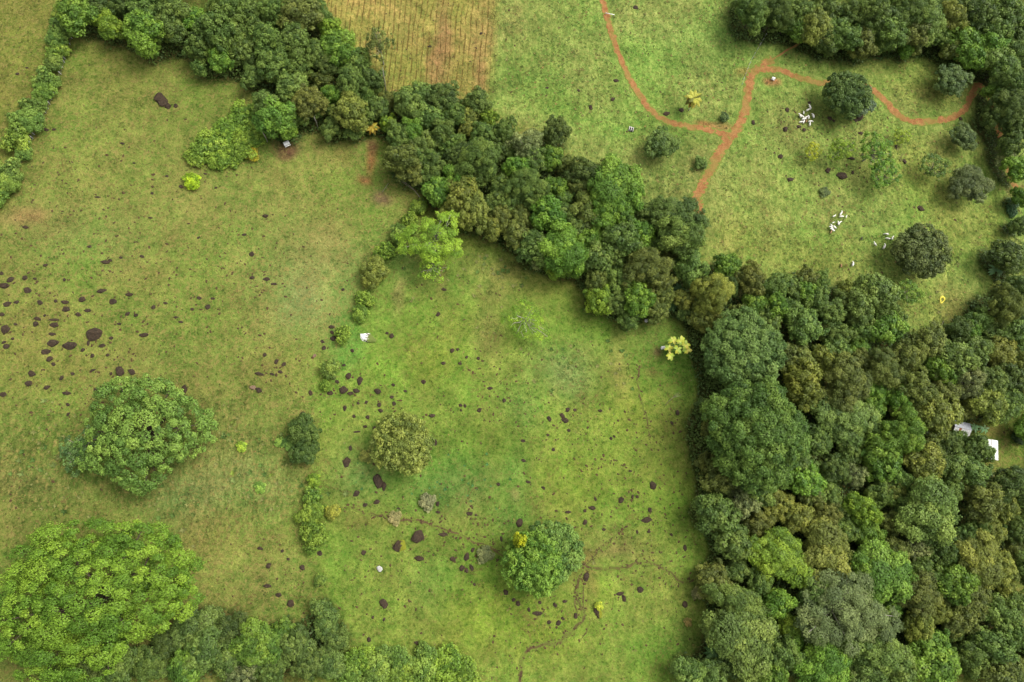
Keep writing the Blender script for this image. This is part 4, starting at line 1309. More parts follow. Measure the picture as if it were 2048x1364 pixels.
assign_labels(lab, '{adj} boulder {wh}', '{adj} boulder {wh}, {ord} there')
ONE_ROCKS = [
 (736, 678, 15, 10, M_ROCKWHITE, 'rounded boulder half white, half grassy brown, in the middle pasture', 2),
 (759, 1137, 6, 7, M_ROCKPALE, 'small white rock in the middle pasture', 3),
 (798, 1091, 14, 12, M_ROCKMOSS, 'dark boulder with yellow-green moss on its right side', 4),
 (1196, 1222, 9, 14, M_ROCKMOSS, 'long upright boulder with yellow-green bush on top', 5),
 (1018, 776, 6, 6, M_ROCKTAN, 'tan broken stone right of the left scrub slope', 6),
 (629, 712, 5, 3.5, M_ROCKTAN, 'tan stone by the middle hedge', 7),
 (1293, 641, 4, 4, M_ROCKPALE, 'whitish stone under the lower edge of the belt', 1),
 (1442, 240, 3, 3, M_ROCKPALE, 'small white stone at the fork of the red track', 0),
]
for (px, py, a, b, mt, label, v) in ONE_ROCKS:
    if label.startswith('tan broken'):
        px, py = 506, 775
    P, s = at(px, py)
    me = ROCKLIB[v].copy()
    me.materials.clear()
    me.materials.append(mt)
    o = obj('boulder', me, None, None, (P.x, P.y, gz(P.x, P.y) + 0.1), (0, 0, rg.normal() * 0.2), (a * s * 1.1, b * s * 1.1, min(a, b) * s * 0.8))
    tag(o, label, 'boulder')

# ------------------------------------------------------------------ cattle
def cow_mesh(name, pose):
    hx = {'straight': [(0.95, 0, 1.22), (1.22, 0, 1.2), (1.5, 0, 1.02)],
          'left': [(0.88, 0.14, 1.2), (1.05, 0.36, 1.16), (1.16, 0.6, 1.0)],
          'right': [(0.88, -0.14, 1.2), (1.05, -0.36, 1.16), (1.16, -0.6, 1.0)],
          'graze': [(0.95, 0.04, 0.95), (1.22, 0.08, 0.55), (1.42, 0.1, 0.22)]}[pose]
    V = [(-0.62, 0, 1.14), (0.0, 0, 1.06), (0.52, 0, 1.12), hx[0], hx[1], hx[2], (0.5, 0, 1.46), (-0.92, 0, 1.2), (-1.0, 0, 0.85), (-0.98, 0, 0.5)]
    Rr = [(.30, .31), (.36, .36), (.28, .31), (.16, .19), (.125, .135), (.08, .09), (.10, .09), (.06, .06), (.03, .03), (.045, .045)]
    E = [(0, 1), (1, 2), (2, 3), (3, 4), (4, 5), (2, 6), (0, 7), (7, 8), (8, 9)]

    def add(par, pts, rad):
        p = par
        for q, r in zip(pts, rad):
            V.append(q)
            Rr.append((r, r))
            E.append((p, len(V) - 1))
            p = len(V) - 1
    for sgn in (-1, 1):
        add(2, [(0.52, sgn * .2, 0.8), (0.53, sgn * .2, 0.45), (0.50, sgn * .2, 0.2), (0.53, sgn * .2, 0.03)], [.13, .07, .05, .065])
        add(0, [(-0.55, sgn * .22, 0.78), (-0.74, sgn * .21, 0.45), (-0.70, sgn * .21, 0.2), (-0.67, sgn * .21, 0.03)], [.16, .065, .05, .065])
        e = Vector(hx[1])
        side = Vector((0, sgn, 0)) if pose in ('straight', 'graze') else Vector((-sgn * (0.85 if pose == 'left' else -0.85), sgn * 0.5, 0))
        add(4, [tuple(e + side * 0.26 + Vector((-0.06, 0, 0.06)))], [.045])
    me = bpy.data.meshes.new(name)
    me.from_pydata(V, E, [])
    o = bpy.data.objects.new(name, me)
    COL.objects.link(o)
    sk = o.modifiers.new('skin', 'SKIN')
    sk.use_smooth_shade = True
    for i, d in enumerate(me.skin_vertices[0].data):
        d.radius = Rr[i]
        d.use_root = (i == 0)
    sb = o.modifiers.new('sub', 'SUBSURF')
    sb.levels = 1
    dg = bpy.context.evaluated_depsgraph_get()
    out = bpy.data.meshes.new_from_object(o.evaluated_get(dg))
    out.name = name
    bpy.data.objects.remove(o)
    return out


COWS = {p: cow_mesh('cow_' + p, p) for p in ('straight', 'left', 'right', 'graze')}
COWLIST = []
for (zx, zy, a, s) in [(543, 222, 115, 1), (500, 277, 30, 1), (430, 322, 80, .7), (365, 380, 110, 1), (412, 396, 140, .95), (428, 436, 15, 1), (470, 408, 30, .95), (514, 414, 80, .9),
                       (600, 388, 105, 1.05), (380, 490, 15, .9), (432, 484, 60, 1), (545, 485, 5, 1), (540, 532, 80, .95)]:
    COWLIST.append((1560 + zx / 9.095, 190 + zy / 9.095, a, s, 'white', 'upper herd'))
for (zx, zy, a, s) in [(440, 290, 20, .8), (562, 245, 52, 1.05), (572, 298, 0, 1.0), (662, 303, 70, .6), (435, 400, 30, .6), (515, 428, 100, .85), (540, 410, 50, .85), (398, 462, 110, .8),
                       (388, 508, 130, 1), (447, 495, 135, 1), (415, 548, 150, 1)]:
    COWLIST.append((1620 + zx / 9.095, 400 + zy / 9.095, a, s, 'white', 'lower herd'))
for (zx, zy, a, s) in [(1395, 620, 170, 1), (1418, 705, 172, 1), (1495, 690, 70, .95), (1178, 805, 130, .95), (1345, 855, 62, 1.15)]:
    COWLIST.append((1620 + zx / 9.095, 400 + zy / 9.095, a, s, 'white', 'loose group left of the lone domed tree'))
COWLIST += [(1620 + 775 / 9.095, 400 + 1172 / 9.095, 72, 1.05, 'white', 'single'), (1620 + 570 / 9.095, 400 + 1195 / 9.095, 85, .85, 'tan', 'single'),
            (1620 + 1580 / 9.095, 400 + 1115 / 9.095, 30, 1.0, 'tan', 'single'), (1620 + 932 / 9.095, 400 + 705 / 9.095, 80, .85, 'dark', 'single'),
            (1620 + 385 / 9.095, 400 + 580 / 9.095, 60, .8, 'tan', 'single'), (1560 + 480 / 9.095, 190 + 470 / 9.095, 70, .8, 'tan', 'single')]
NTH = ['first', 'second', 'third', 'fourth', 'fifth', 'sixth', 'seventh', 'eighth', 'ninth', 'tenth', 'eleventh', 'twelfth', 'thirteenth']
hides = {'white': M_COWHIDE, 'tan': M_TANHIDE, 'dark': M_DARKHIDE}
COWV = {}
singles = {0: 'white cow standing alone below the lower herd', 1: 'tan cow left of the lone white cow below the herd', 2: 'tan cow close under the lone domed tree',
           3: 'dark brown cow between the lower herd and the loose group', 4: 'tan calf at the bottom of the lower herd', 5: 'tan cow in the lower middle of the upper herd'}
herds = {}
for c in COWLIST:
    herds.setdefault(c[5], []).append(c)
for h, L_ in herds.items():
    L_ = L_ if h == 'single' else sorted(L_)
    for i, (px, py, a, s, hide, hd) in enumerate(L_):
        pose = ['straight', 'graze', 'left', 'right'][(i * 7 + len(h)) % 4]
        if (pose, hide) not in COWV:
            me = COWS[pose].copy()
            me.materials.clear()
            me.materials.append(hides[hide])
            COWV[(pose, hide)] = me
        P, sc = at(px, py, 0.7)
        o = obj('cow', COWV[(pose, hide)], None, None, (P.x, P.y, gz(P.x, P.y)), (0, 0, R(a)), (s * 0.98,) * 3)
        if h == 'single':
            tag(o, singles[i], 'cow', 'cattle on the slope')
        else:
            tag(o, 'white cow of the %s, %s from the left' % (h, NTH[i]), 'cow', 'cattle on the slope')

# ------------------------------------------------------------------ fence with white posts along the left hedge
PF = [(-30, 425), (2, 402), (22, 370), (42, 330), (58, 298), (70, 268), (85, 240), (99, 212), (112, 178), (124, 146), (134, 112), (144, 78), (152, 48), (158, 20)]
fxy = smooth_path(PF, 0.5)
seg = np.concatenate([[0], np.cumsum(np.linalg.norm(np.diff(fxy, axis=0), axis=1))])
b0 = fxy[0]
froot = obj('wire_fence', None, loc=(b0[0], b0[1], gz(b0[0], b0[1])))
tag(froot, 'wire fence of white posts along the right side of the left hedge', 'fence')
pg = Geo().tube([(0, 0, -0.4), (0, 0, 1.0), (0.02, 0.01, 2.1)], [0.13, 0.12, 0.11], 7)
post_me = pg.mesh('post', True)
post_me.materials.append(M_POST)
tops = []
for dd in np.arange(0, seg[-1], 2.3):
    d2 = dd + rg.uniform(-0.4, 0.4)
    x = np.interp(d2, seg, fxy[:, 0])
    y = np.interp(d2, seg, fxy[:, 1])
    p = obj('post', post_me, None, froot, (x - b0[0], y - b0[1], gz(x, y) - froot.location.z), (rg.normal() * .05, rg.normal() * .05, rg.rand() * 6), (1, 1, rg.uniform(0.85, 1.15)))
    tops.append(Vector(p.location))
for hz_ in (0.5, 1.0, 1.5):
    g = Geo().tube([t + Vector((0, 0, hz_)) for t in tops], [0.012] * len(tops), 4)
    obj('wire', g.mesh('wire'), M_WIRE, froot)


# fence of dark posts beside the upper track
def post_fence(pts, label, gap=4.0, hh=1.5):
    xy = smooth_path(pts, 0.5)
    sg = np.concatenate([[0], np.cumsum(np.linalg.norm(np.diff(xy, axis=0), axis=1))])
    root = obj('wire_fence', None, loc=(xy[0][0], xy[0][1], gz(*xy[0])))
    tag(root, label, 'fence')
    tp = []
    for d_ in np.arange(0, sg[-1], gap):
        x, y = np.interp(d_, sg, xy[:, 0]), np.interp(d_, sg, xy[:, 1])
        p = obj('post', post_me, None, root, (x - xy[0][0], y - xy[0][1], gz(x, y) - root.location.z), (rg.normal() * .06, rg.normal() * .06, 0), (.8, .8, hh / 2.1))
        tp.append(Vector(p.location))
    for h_ in (0.5, 1.0, 1.35):
        obj('wire', Geo().tube([t + Vector((0, 0, h_)) for t in tp], [0.012] * len(tp), 4).mesh('wire'), M_WIRE, root)


post_fence([(1536, 62), (1520, 90), (1500, 125), (1488, 155), (1480, 180)], 'pale post fence running up from the track fork to the wood', 3.0)

# ------------------------------------------------------------------ coconut palm
def frond_mesh(length, droop, width):
    g = Geo()
    pts = []
    for i in range(9):
        t = i / 8
        pts.append(Vector((length * t * (1 - 0.12 * t), 0, 0.5 * length * t * 0.55 - droop * length * t * t)))
    g.tube(pts, [0.06 * (1 - 0.8 * i / 8) + 0.01 for i in range(9)], 4)
    for i in range(22):
        t = 0.12 + 0.88 * i / 21
        k = min(7, int(t * 8))
        p = pts[k].lerp(pts[k + 1], t * 8 - k) if k < 8 else pts[8]
        w = width * math.sin(math.pi * min(1, 0.18 + t * 0.8)) + 0.1
        for sg in (-1, 1):
            a = p + Vector((0, 0, 0.01))
            e = p + Vector((0.35 * w, sg * w, -0.35 * w))
            m = a.lerp(e, 0.5) + Vector((0.05, 0, 0.06))
            tw = 0.15
            g.add([a - Vector((tw, 0, 0)), a + Vector((tw, 0, 0)), m + Vector((tw, 0, 0)), e, m - Vector((tw, 0, 0))], [(0, 1, 2, 4)], [(4, 2, 3)])
    me = g.mesh('frond')
    rr = np.random.RandomState(3).rand(len(me.vertices), 3) * 0.9
    col_attr(me, 'tint', rr)
    return me


FROND = [frond_mesh(3.9, 0.55, 0.75), frond_mesh(3.6, 0.85, 0.7), frond_mesh(3.3, 0.3, 0.65)]
for f in FROND:
    f.materials.append(M_LEAF)
Pb, s = at(1377, 221)
Pt, s2 = at(1388, 196, 9.0)
palm = obj('coconut_palm', None, loc=(Pb.x, Pb.y, gz(Pb.x, Pb.y)))
tag(palm, 'single yellowing coconut palm in the upper right pasture', 'palm')
topv = Vector((Pt.x - Pb.x, Pt.y - Pb.y, 9.0))
obj('trunk', Geo().tube([(0, 0, -0.3), (0, 0, 0.4), topv * 0.35 + Vector((0, 0, .6)), topv * 0.7 + Vector((0, 0, .5)), topv], [.3, .22, .17, .15, .14], 8).mesh('palm_trunk', True), M_PALEBARK, palm)
for i in range(30):
    az = i * 2.399 + rg.normal() * 0.1
    lay_ = i % 3
    cc = [(206, 206, 84), (222, 188, 74), (190, 196, 80)][lay_] if i % 4 else (112, 120, 44)
    obj('frond', FROND[lay_], None, palm, topv, (0, R([8, 26, -16][lay_]), az), (1.2, 1.2, 1.2), leafcol(cc))

# understorey palms and bananas in the forest edge
def leaf_blade(length, width, droop):
    V, Q = [], []
    n = 6
    for i in range(n + 1):
        t = i / n
        w = width * math.sin(math.pi * (0.08 + 0.9 * t)) ** 0.7
        z = 0.7 * length * t - droop * length * t * t
        for k in (-1, 0, 1):
            V.append((length * t, k * w, z + abs(k) * 0.25 * w))
    for i in range(n):
        for k in range(2):
            a = i * 3 + k
            Q.append((a, a + 3, a + 4, a + 1))
    me = mesh_np('leaf', V, Q, None, True)
    col_attr(me, 'tint', np.tile(np.array([0.6, 0.5, 0.3]), (len(V), 1)))
    me.materials.append(M_GLOSS)
    return me


BLADE = leaf_blade(2.2, 0.36, 0.75)
BIGLEAF = leaf_blade(1.5, 0.42, 0.6)
for i, (px, py, r, h, label) in enumerate([
        (1991, 540, 14, 3.0, 'banana plant with star of broad leaves by the right-edge trees'),
        (1358, 578, 14, 5.0, 'dark palm tuft in a gap at the lower right end of the belt'),
        (1345, 612, 13, 4.0, 'palm tuft just below the belt-gap palm'),
        (1432, 1305, 22, 6.0, 'large palm tuft at the lower forest edge'),
        (1458, 1326, 20, 5.0, 'second palm tuft, lower right of the large forest-edge palm'),
        (745, 255, 14, 5.0, 'yellow palm tuft where upper wood meets the belt'),
        (1948, 855, 11, 3.0, 'banana plant just right of the tin-roofed shed'),
        (1968, 857, 11, 3.0, 'banana plant between the shed and the lawn'),
        (1955, 875, 9, 2.6, 'small banana plant between the shed and the white-roofed house')]):
    P, s = at(px, py, h)
    root = obj('banana_plant' if 'banana' in label else 'palm', None, loc=(P.x, P.y, gz(P.x, P.y)))
    tag(root, label, 'plant' if 'banana' in label else 'palm')
    obj('stem', Geo().tube([(0, 0, -0.2), (0.05, 0, h * 0.5), (0, 0, h)], [0.2, 0.15, 0.12], 7).mesh('stem', True), M_BARK, root)
    nl = 9 if 'banana' in label else 13
    cc = (190, 172, 60) if 'yellow' in label else ((110, 150, 96) if 'banana' in label else (84, 122, 66))
    for k in range(nl):
        Lf = r * s / 2.0
        if 'banana' in label:
            obj('leaf', BLADE, None, root, (0, 0, h), (0, R(rg.uniform(-10, 25)), k * 6.283 / nl + rg.normal() * .2), (Lf, Lf, Lf), leafcol(cc, rg, .2))
        else:
            Lf = r * s / 3.4
            obj('frond', FROND[k % 3], None, root, (0, 0, h), (0, R(rg.uniform(-12, 20)), k * 2.399), (Lf, Lf, Lf), leafcol(cc, rg, .2))

# young tree with long lime leaves in stars
Pb, s = at(1332, 699)
yt = obj('young_tree', None, loc=(Pb.x, Pb.y, gz(Pb.x, Pb.y)))
tag(yt, 'young tree with large lime-yellow star leaf clusters beside the forest shade', 'tree')
gt = Geo()
hub = Vector((0.8, 0.3, 4.2))
gt.tube([(0, 0, -0.3), (0.2, 0.1, 1.5), hub], [0.16, 0.13, 0.1], 7)
ends = []
for (px, py, h) in [(1346, 680, 6.0), (1362, 682, 7.0), (1371, 690, 7.2), (1356, 698, 6.6), (1341, 711, 5.2), (1338, 696, 4.6), (1374, 700, 6.4)]:
    P, _ = at(px, py, h)
    e = Vector((P.x - Pb.x, P.y - Pb.y, h))
    ends.append(e)
    gt.tube([hub - Vector((0, 0, .2)), hub.lerp(e, .5) + Vector((0, 0, -.2)), e], [0.08, 0.06, 0.035], 5)
obj('trunk', gt.mesh('young_tree_trunk', True), M_PALEBARK, yt)
for i, e in enumerate(ends):
    n = 5 if i == 5 else 8
    for k in range(n):
        sc = rg.uniform(1.0, 1.5)
        obj('leaf', BIGLEAF, None, yt, e, (0, R(rg.uniform(5, 32)), k * 6.283 / n + rg.normal() * .25), (sc, sc, sc), leafcol([(196, 200, 92), (150, 178, 74), (176, 190, 66)][(i + k) % 3], rg, .15))


# ------------------------------------------------------------------ bare and dead wood
def branch_thing(name, label, cat, paths, mat, base_px):
    Pb_, _ = at(*base_px)
    root = obj(name, None, loc=(Pb_.x, Pb_.y, gz(Pb_.x, Pb_.y)))
    tag(root, label, cat)
    for nm, pts, r0, r1 in paths:
        P_ = []
        for (px, py, h) in pts:
            q, _ = at(px, py, h)
            P_.append(Vector((q.x - Pb_.x, q.y - Pb_.y, q.z - root.location.z)))
        n = len(P_)
        obj(nm, Geo().tube(P_, [r0 + (r1 - r0) * i / (n - 1) for i in range(n)], 6).mesh(nm, True), mat, root)
    return root


branch_thing('dead_tree', 'dead white forked tree at the forest tip below the yellow sheet', 'dead tree',
             [('trunk', [(1862, 672, -0.3), (1872, 660, 4), (1882, 656, 6.5)], .28, .2), ('branch', [(1882, 656, 6.4), (1884, 649, 7.5), (1887, 642, 9)], .16, .06),
              ('branch', [(1882, 656, 6.4), (1890, 655, 7), (1906, 656, 8.5)], .15, .04)], M_PALEBARK, (1862, 672))
branch_thing('dead_sapling', 'dead leaning sapling with twiggy top by the right forest', 'dead tree',
             [('trunk', [(1330, 811, -0.2), (1337, 803, 2.5), (1346, 795, 5)], .13, .07)] +
             [('twig', [(1346, 795, 4.9), (1346 + dx, 795 + dy, 6.2)], .05, .02) for dx, dy in ((6, -9), (10, -6), (14, -8), (16, -3), (9, -2), (18, -6), (12, -11))], M_DEADWOOD, (1330, 811))
branch_thing('fallen_log', 'long pale fallen trunk leaning out of the belt toward the pasture', 'log',
             [('log', [(800, 356, 2.2), (826, 377, 1.6), (842, 397, 1.0), (852, 405, 0.3)], .13, .2), ('log', [(806, 361, 2.0), (814, 372, 1.2)], .09, .05), ('log', [(803, 363, 2.0), (832, 383, 1.5)], .08, .12)], M_DEADWOOD, (842, 397))
branch_thing('fallen_branch', 'curved bare branch lying above the brown patch beside the belt', 'branch',
             [('branch', [(777, 366, 1.4), (771, 375, 1.0), (766, 382, 0.4), (765, 385, -0.1)], .08, .13), ('branch', [(773, 374, 1.0), (774, 378, .3)], .06, .05)], M_DEADWOOD, (766, 382))
for (a, b_, hh, label) in [((636, 256), (628, 234), 8, 'short pale trunk at the lower edge of the upper left wood'), ((535, 284), (524, 262), 7, 'pale trunk beside the creeper bank'),
                           ((773, 196), (765, 135), 19, 'long bright white bare trunk beside the tan field'), ((1755, 102), (1772, 88), 8, 'thin pale trunk at the lower edge of the upper right wood, left one'),
                           ((1783, 102), (1806, 86), 8, 'thin pale trunk at the lower edge of the upper right wood, middle one'), ((1866, 92), (1898, 52), 14, 'long pale trunk leaning through the upper right wood'),
                           ((186, 20), (180, 6), 9, 'pale thin trunk at the top end of the left hedge'), ((1888, 112), (1896, 102), 6, 'short pale trunk at the wood edge above the track bend'),
                           ((2030, 318), (2046, 306), 8, 'pale leaning trunk at the right edge')]:
    branch_thing('bare_trunk', label, 'tree trunk', [('trunk', [(a[0], a[1], -0.3), ((a[0] + b_[0]) / 2 + 1, (a[1] + b_[1]) / 2, hh / 2), (b_[0], b_[1], hh)], .26, .14),
                 ('branch', [(b_[0], b_[1], hh - .4), (b_[0] + 3, b_[1] - 4, hh + 1.5)], .09, .04)], M_PALEBARK, a)


# ------------------------------------------------------------------ feeders, trough, pole gate, yellow sheet
def box_obj(name, c, s, mat, parent, rz=0.0):
    return obj(name, Geo().box((0, 0, 0), s).mesh(name), mat, parent, c, (0, 0, rz))


P, s = at(1262, 259)
tr_ = obj('cattle_trough', None, loc=(P.x, P.y, gz(P.x, P.y)), rot=(0, 0, R(-14)))
tag(tr_, 'pale concrete cattle trough with two dark basins in the upper pasture', 'trough')
for x in (-0.85, 0.0, 0.85):
    box_obj('wall', (x, 0, .38), (.3, 1.9, .8), M_CONC, tr_)
box_obj('end_wall', (-.425, .87, .37), (.55, .2, .78), M_CONC, tr_)
for x in (-0.425, 0.425):
    box_obj('water', (x, -0.1, .25), (.546, 1.7, .3), M_WATER, tr_)
box_obj('end_wall', (.425, .87, .3), (.55, .16, .6), M_CONC, tr_)


def feeder(px, py, rz, sc, label):
    P_, s_ = at(px, py)
    root = obj('salt_feeder', None, loc=(P_.x, P_.y, gz(P_.x, P_.y)), rot=(0, 0, rz), scale=(sc,) * 3)
    tag(root, label, 'feeder')
    for x in (-.8, .8):
        for y in (-.35, .35):
            box_obj('leg', (x, y, .32), (.12, .12, .8), M_WOOD, root)
    box_obj('tray', (0, 0, .62), (2.0, .9, .12), M_WHITE, root)
    for y in (-.47, .47):
        box_obj('side_board', (0, y, .74), (2.1, .06, .34), M_WHITE, root)
    for k in range(4):
        sx = -0.75 + k * 0.5
        M = Matrix.Rotation(R(14), 4, 'X')
        o_ = obj('roof_sheet', Geo().box((0, 0, 0), (.49, 1.3, .04)).mesh('roof_sheet'), M_WHITE, root, (sx, .25, 1.75 + 0.004 * (k % 2)), (R(14), 0, 0))
    for x in (-.9, .9):
        box_obj('roof_post', (x, .25, .85), (.1, .1, 1.7), M_WOOD, root)


feeder(576, 292, R(28), 1.15, 'white roofed salt feeder on bare brown earth by the upper left wood')
feeder(1545, 160, R(-18), 0.7, 'white salt feeder on red earth beside the upper track')
feeder(1325, 697, R(10), 0.85, 'pinkish white salt feeder beside the lime-leaved young tree')

P, s = at(1219, 31)
gt_ = obj('pole_gate', None, loc=(P.x, P.y, gz(P.x, P.y)), rot=(0, 0, R(-12)))
tag(gt_, 'white pole gate across the red track near the top edge', 'gate')
obj('pole', Geo().tube([(-2.0, 0, 1.1), (2.0, 0, 1.15)], [.14, .14], 8).mesh('pole', True), M_WHITE, gt_)
for x in (-1.9, 1.9):
    box_obj('post', (x, 0.22, .55), (.2, .2, 1.3), M_POST, gt_)

P, s = at(1884, 600)
g = Geo()
pts = []
for i in range(14):
    a_ = i / 14 * 6.283
    pts.append((1.05 * math.cos(a_) + .25 * math.sin(2 * a_), 2.0 * math.sin(a_)))
V, Q = [], []
for i, (x, y) in enumerate(pts):
    k = 0.52 + 0.1 * math.sin(i * 2.1)
    V += [(x, y, .18 + .07 * math.sin(i * 1.7)), (x * k, y * k, .28 + .06 * math.cos(i * 2.3)), (x, y, 0.0), (x * k, y * k, 0.0)]
for i in range(14):
    j = (i + 1) % 14
    Q += [(4 * i, 4 * j, 4 * j + 1, 4 * i + 1), (4 * i, 4 * i + 2, 4 * j + 2, 4 * j), (4 * i + 1, 4 * j + 1, 4 * j + 3, 4 * i + 3)]
ys = obj('yellow_sheet', mesh_np('yellow_sheet', V, Q, None, True), M_YELLOW, None, (P.x, P.y, gz(P.x, P.y) + .06), (0, 0, R(-28)))
tag(ys, 'crumpled yellow ring of sheeting lying on the right slope', 'sheet')


# ------------------------------------------------------------------ the two buildings
def sheet_mesh(w, l, mat, amp=0.025, waves=5):
    n = waves * 4
    V, Q = [], []
    for i in range(n + 1):
        x = -w / 2 + w * i / n
        z = amp * math.sin(i / 4 * 2 * math.pi)
        V += [(x, 0, z), (x, l, z)]
    m = len(V)
    V += [(v[0], v[1], v[2] - .02) for v in V]
    for i in range(n):
        a = 2 * i
        Q += [(a, a + 2, a + 3, a + 1), (m + a, m + a + 1, m + a + 3, m + a + 2)]
    me = mesh_np('roof_sheet', V, Q)
    me.materials.append(mat)
    return me


def gable(name, label, px, py, rz, L_, W_, H_, rise, mats, wallmat, cat):
    P_, s_ = at(px, py, H_)
    root = obj(name, None, loc=(P_.x, P_.y, gz(P_.x, P_.y)), rot=(0, 0, rz))
    tag(root, label, cat)
    wl2 = W_ / 2 - .5
    ll = L_ / 2 - .5
    for y in (-wl2, wl2):
        w = box_obj('wall', (0, y, H_ / 2 - .1), (2 * ll - .22, .18, H_ + .2), wallmat, root)
        if y < 0:
            box_obj('door', (1.2, -.1, -.2), (1.0, .06, 2.0), M_WOOD, w)
        box_obj('window', (-1.2, -.1 if y < 0 else .1, .25), (1.2, .06, .9), M_WATER, w)
    for x in (-ll, ll):
        g_ = Geo()
        t = .09
        pr = [(-wl2 - .09, -.2), (wl2 + .09, -.2), (wl2 + .09, H_ - .02), (0, H_ + rise - .3), (-wl2 - .09, H_ - .02)]
        V_ = [(-t, a, b) for a, b in pr] + [(t, a, b) for a, b in pr]
        g_.V = V_
        g_.T = [(0, 2, 1), (0, 3, 2), (0, 4, 3), (5, 6, 7), (5, 7, 8), (5, 8, 9)]
        g_.Q = [(i, (i + 1) % 5, 5 + (i + 1) % 5, 5 + i) for i in range(5)]
        obj('gable_wall', g_.mesh('gable_wall'), wallmat, root, (x, 0, 0))
    sl = math.hypot(W_ / 2, rise)
    ang = math.atan2(rise, W_ / 2)
    n = int(L_ / 0.95)
    w = L_ / n
    shs = {}
    for side in (0, 1):
        for k in range(n):
            mt = mats[side]
            if side == 1 and k % 5 == 2 and len(mats) > 2:
                mt = mats[2]
            if mt.name not in shs:
                shs[mt.name] = sheet_mesh(w - .02, sl, mt)
            x = -L_ / 2 + w * (k + .5)
            yy = W_ / 2 if side == 0 else -W_ / 2
            obj('roof_sheet', shs[mt.name], None, root, (x, yy, H_ - 0.0 + .02), (ang, 0, math.pi if side == 0 else 0))
    obj('ridge_cap', Geo().tube([(-L_ / 2, 0, H_ + rise + .03), (L_ / 2, 0, H_ + rise + .03)], [.12, .12], 6).mesh('ridge_cap'), mats[0], root)
    return root


gable('shed', 'small tin-roofed shed half hidden by trees, with rusty sheets', 1922, 857, R(-12), 7.0, 5.6, 2.6, 1.3, (M_TIN, M_TINPALE, M_RUST), M_WOOD, 'shed')
gable('house', 'white-roofed house mostly hidden by trees at the right edge', 1980, 899, R(-97), 8.0, 6.6, 2.7, 0.9, (M_WHITE, M_WHITE), M_CONC, 'house')

# ------------------------------------------------------------------ uncountable cover: tussocks, clods, undergrowth
rgs = np.random.RandomState(77)


def in_view(x, y):
    z = grid_at(ZZ, x, y)
    d = np.stack([x, y, z - CAM_H], -1) @ RM
    u, v = d[:, 0] / -d[:, 2] * FPX + 1024, 682 - d[:, 1] / -d[:, 2] * FPX
    return (u > -80) & (u < 2130) & (v > -60) & (v < 1430)


def tuft_stuff(name, n, mask, size, colfn, label, seed, blades=5, cat='grass'):
    r_ = np.random.RandomState(seed)
    x = r_.uniform(x0, x1, n * 4)
    y = r_.uniform(y0, y1, n * 4)
    keep = in_view(x, y)
    x, y = x[keep], y[keep]
    w = grid_at(mask, x, y)
    keep = r_.rand(len(x)) < w
    x, y = x[keep][:n], y[keep][:n]
    m = len(x)
    z = grid_at(ZZ, x, y) - 0.02
    sz = size * r_.uniform(0.55, 1.35, m)
    az0 = r_.rand(m) * 6.28
    V = np.zeros((m, blades, 3, 3))
    for k in range(blades):
        az = az0 + k * 6.283 / blades + r_.normal(size=m) * .25
        ca, sa = np.cos(az), np.sin(az)
        ln = sz * r_.uniform(.6, 1.15, m)
        ht = sz * r_.uniform(.3, .65, m)
        wd = sz * .38
        V[:, k, 0] = np.stack([x - sa * wd - ca * .05, y + ca * wd - sa * .05, z], -1)
        V[:, k, 1] = np.stack([x + sa * wd - ca * .05, y - ca * wd - sa * .05, z], -1)
        V[:, k, 2] = np.stack([x + ca * ln, y + sa * ln, z + ht], -1)
    T = np.arange(m * blades * 3).reshape(-1, 3)
    me = mesh_np(name, V.reshape(-1, 3), None, T)
    bc = grid_at(base, x, y)
    c = colfn(bc, r_, m)
    col_attr(me, 'zone', np.repeat(c, blades * 3, 0))
    o_ = obj(name, me, M_TUFT)
    tag(o_, label, cat, None, 'stuff')
    return o_


M_TUFT, nt, b_ = new_mat('tussock')
nt.links.new(N(nt, 'ShaderNodeAttribute', attribute_name='zone').outputs['Color'], b_.inputs['Base Color'])
b_.inputs['Roughness'].default_value = 0.8
b_.inputs['Specular IOR Level'].default_value = 0.12
open_ = np.clip((1 - fedge * 1.1) * (1 - np.clip(trackm * 1.6, 0, 1)), 0, 1) * inner


def col_grass(bc, r_, m):
    v = r_.uniform(.5, 1.5, m)[:, None]
    c = bc * v
    f = r_.rand(m) < .07
    c[f] = alb((166, 158, 92)) * r_.uniform(.7, 1.15, f.sum())[:, None]
    c[:, 0] *= r_.uniform(.85, 1.2, m)
    return np.clip(c, .004, .5)


def col_straw(bc, r_, m):
    f = (r_.rand(m) < .3)[:, None]
    return np.where(f, alb((152, 154, 88)) * r_.uniform(.8, 1.2, m)[:, None], bc * r_.uniform(.7, 1.35, m)[:, None])


patchy = np.clip((fbm(XX, YY, 11, 131, 3) - .38) * 4, .08, 1)
tuft_stuff('grass_tussocks', 36000, open_ * patchy * (1 - Z_UR), .42, col_grass, 'short grazed grass tussocks all over the left and middle pastures', 1)
tuft_stuff('rank_grass', 26000, open_ * Z_UR * np.clip(patchy + .3, 0, 1), .62, col_grass, 'longer combed grass tussocks on the upper right slopes', 2, 5)
weed = np.zeros(XX.shape)
for (px, py, rx) in [(480, 960, 22), (400, 1000, 18), (1130, 740, 16), (1080, 700, 12), (1000, 560, 14), (960, 540, 12), (1245, 740, 8), (90, 890, 20), (980, 660, 8), (800, 600, 7), (870, 540, 9), (1060, 770, 10),
                     (430, 850, 16), (330, 1030, 14), (1180, 1110, 10), (1350, 350, 12), (1880, 620, 12), (1800, 300, 12), (1000, 110, 9), (990, 30, 9), (560, 960, 10), (140, 1010, 14)]:
    P, s = at(px, py)
    stamp(weed, P.x, P.y, rx, 0.9)
tuft_stuff('tall_weeds', 6500, open_ * weed, .9, col_straw, 'taller straw-coloured weeds in scrubby patches of the pastures', 3, 6, 'weeds')
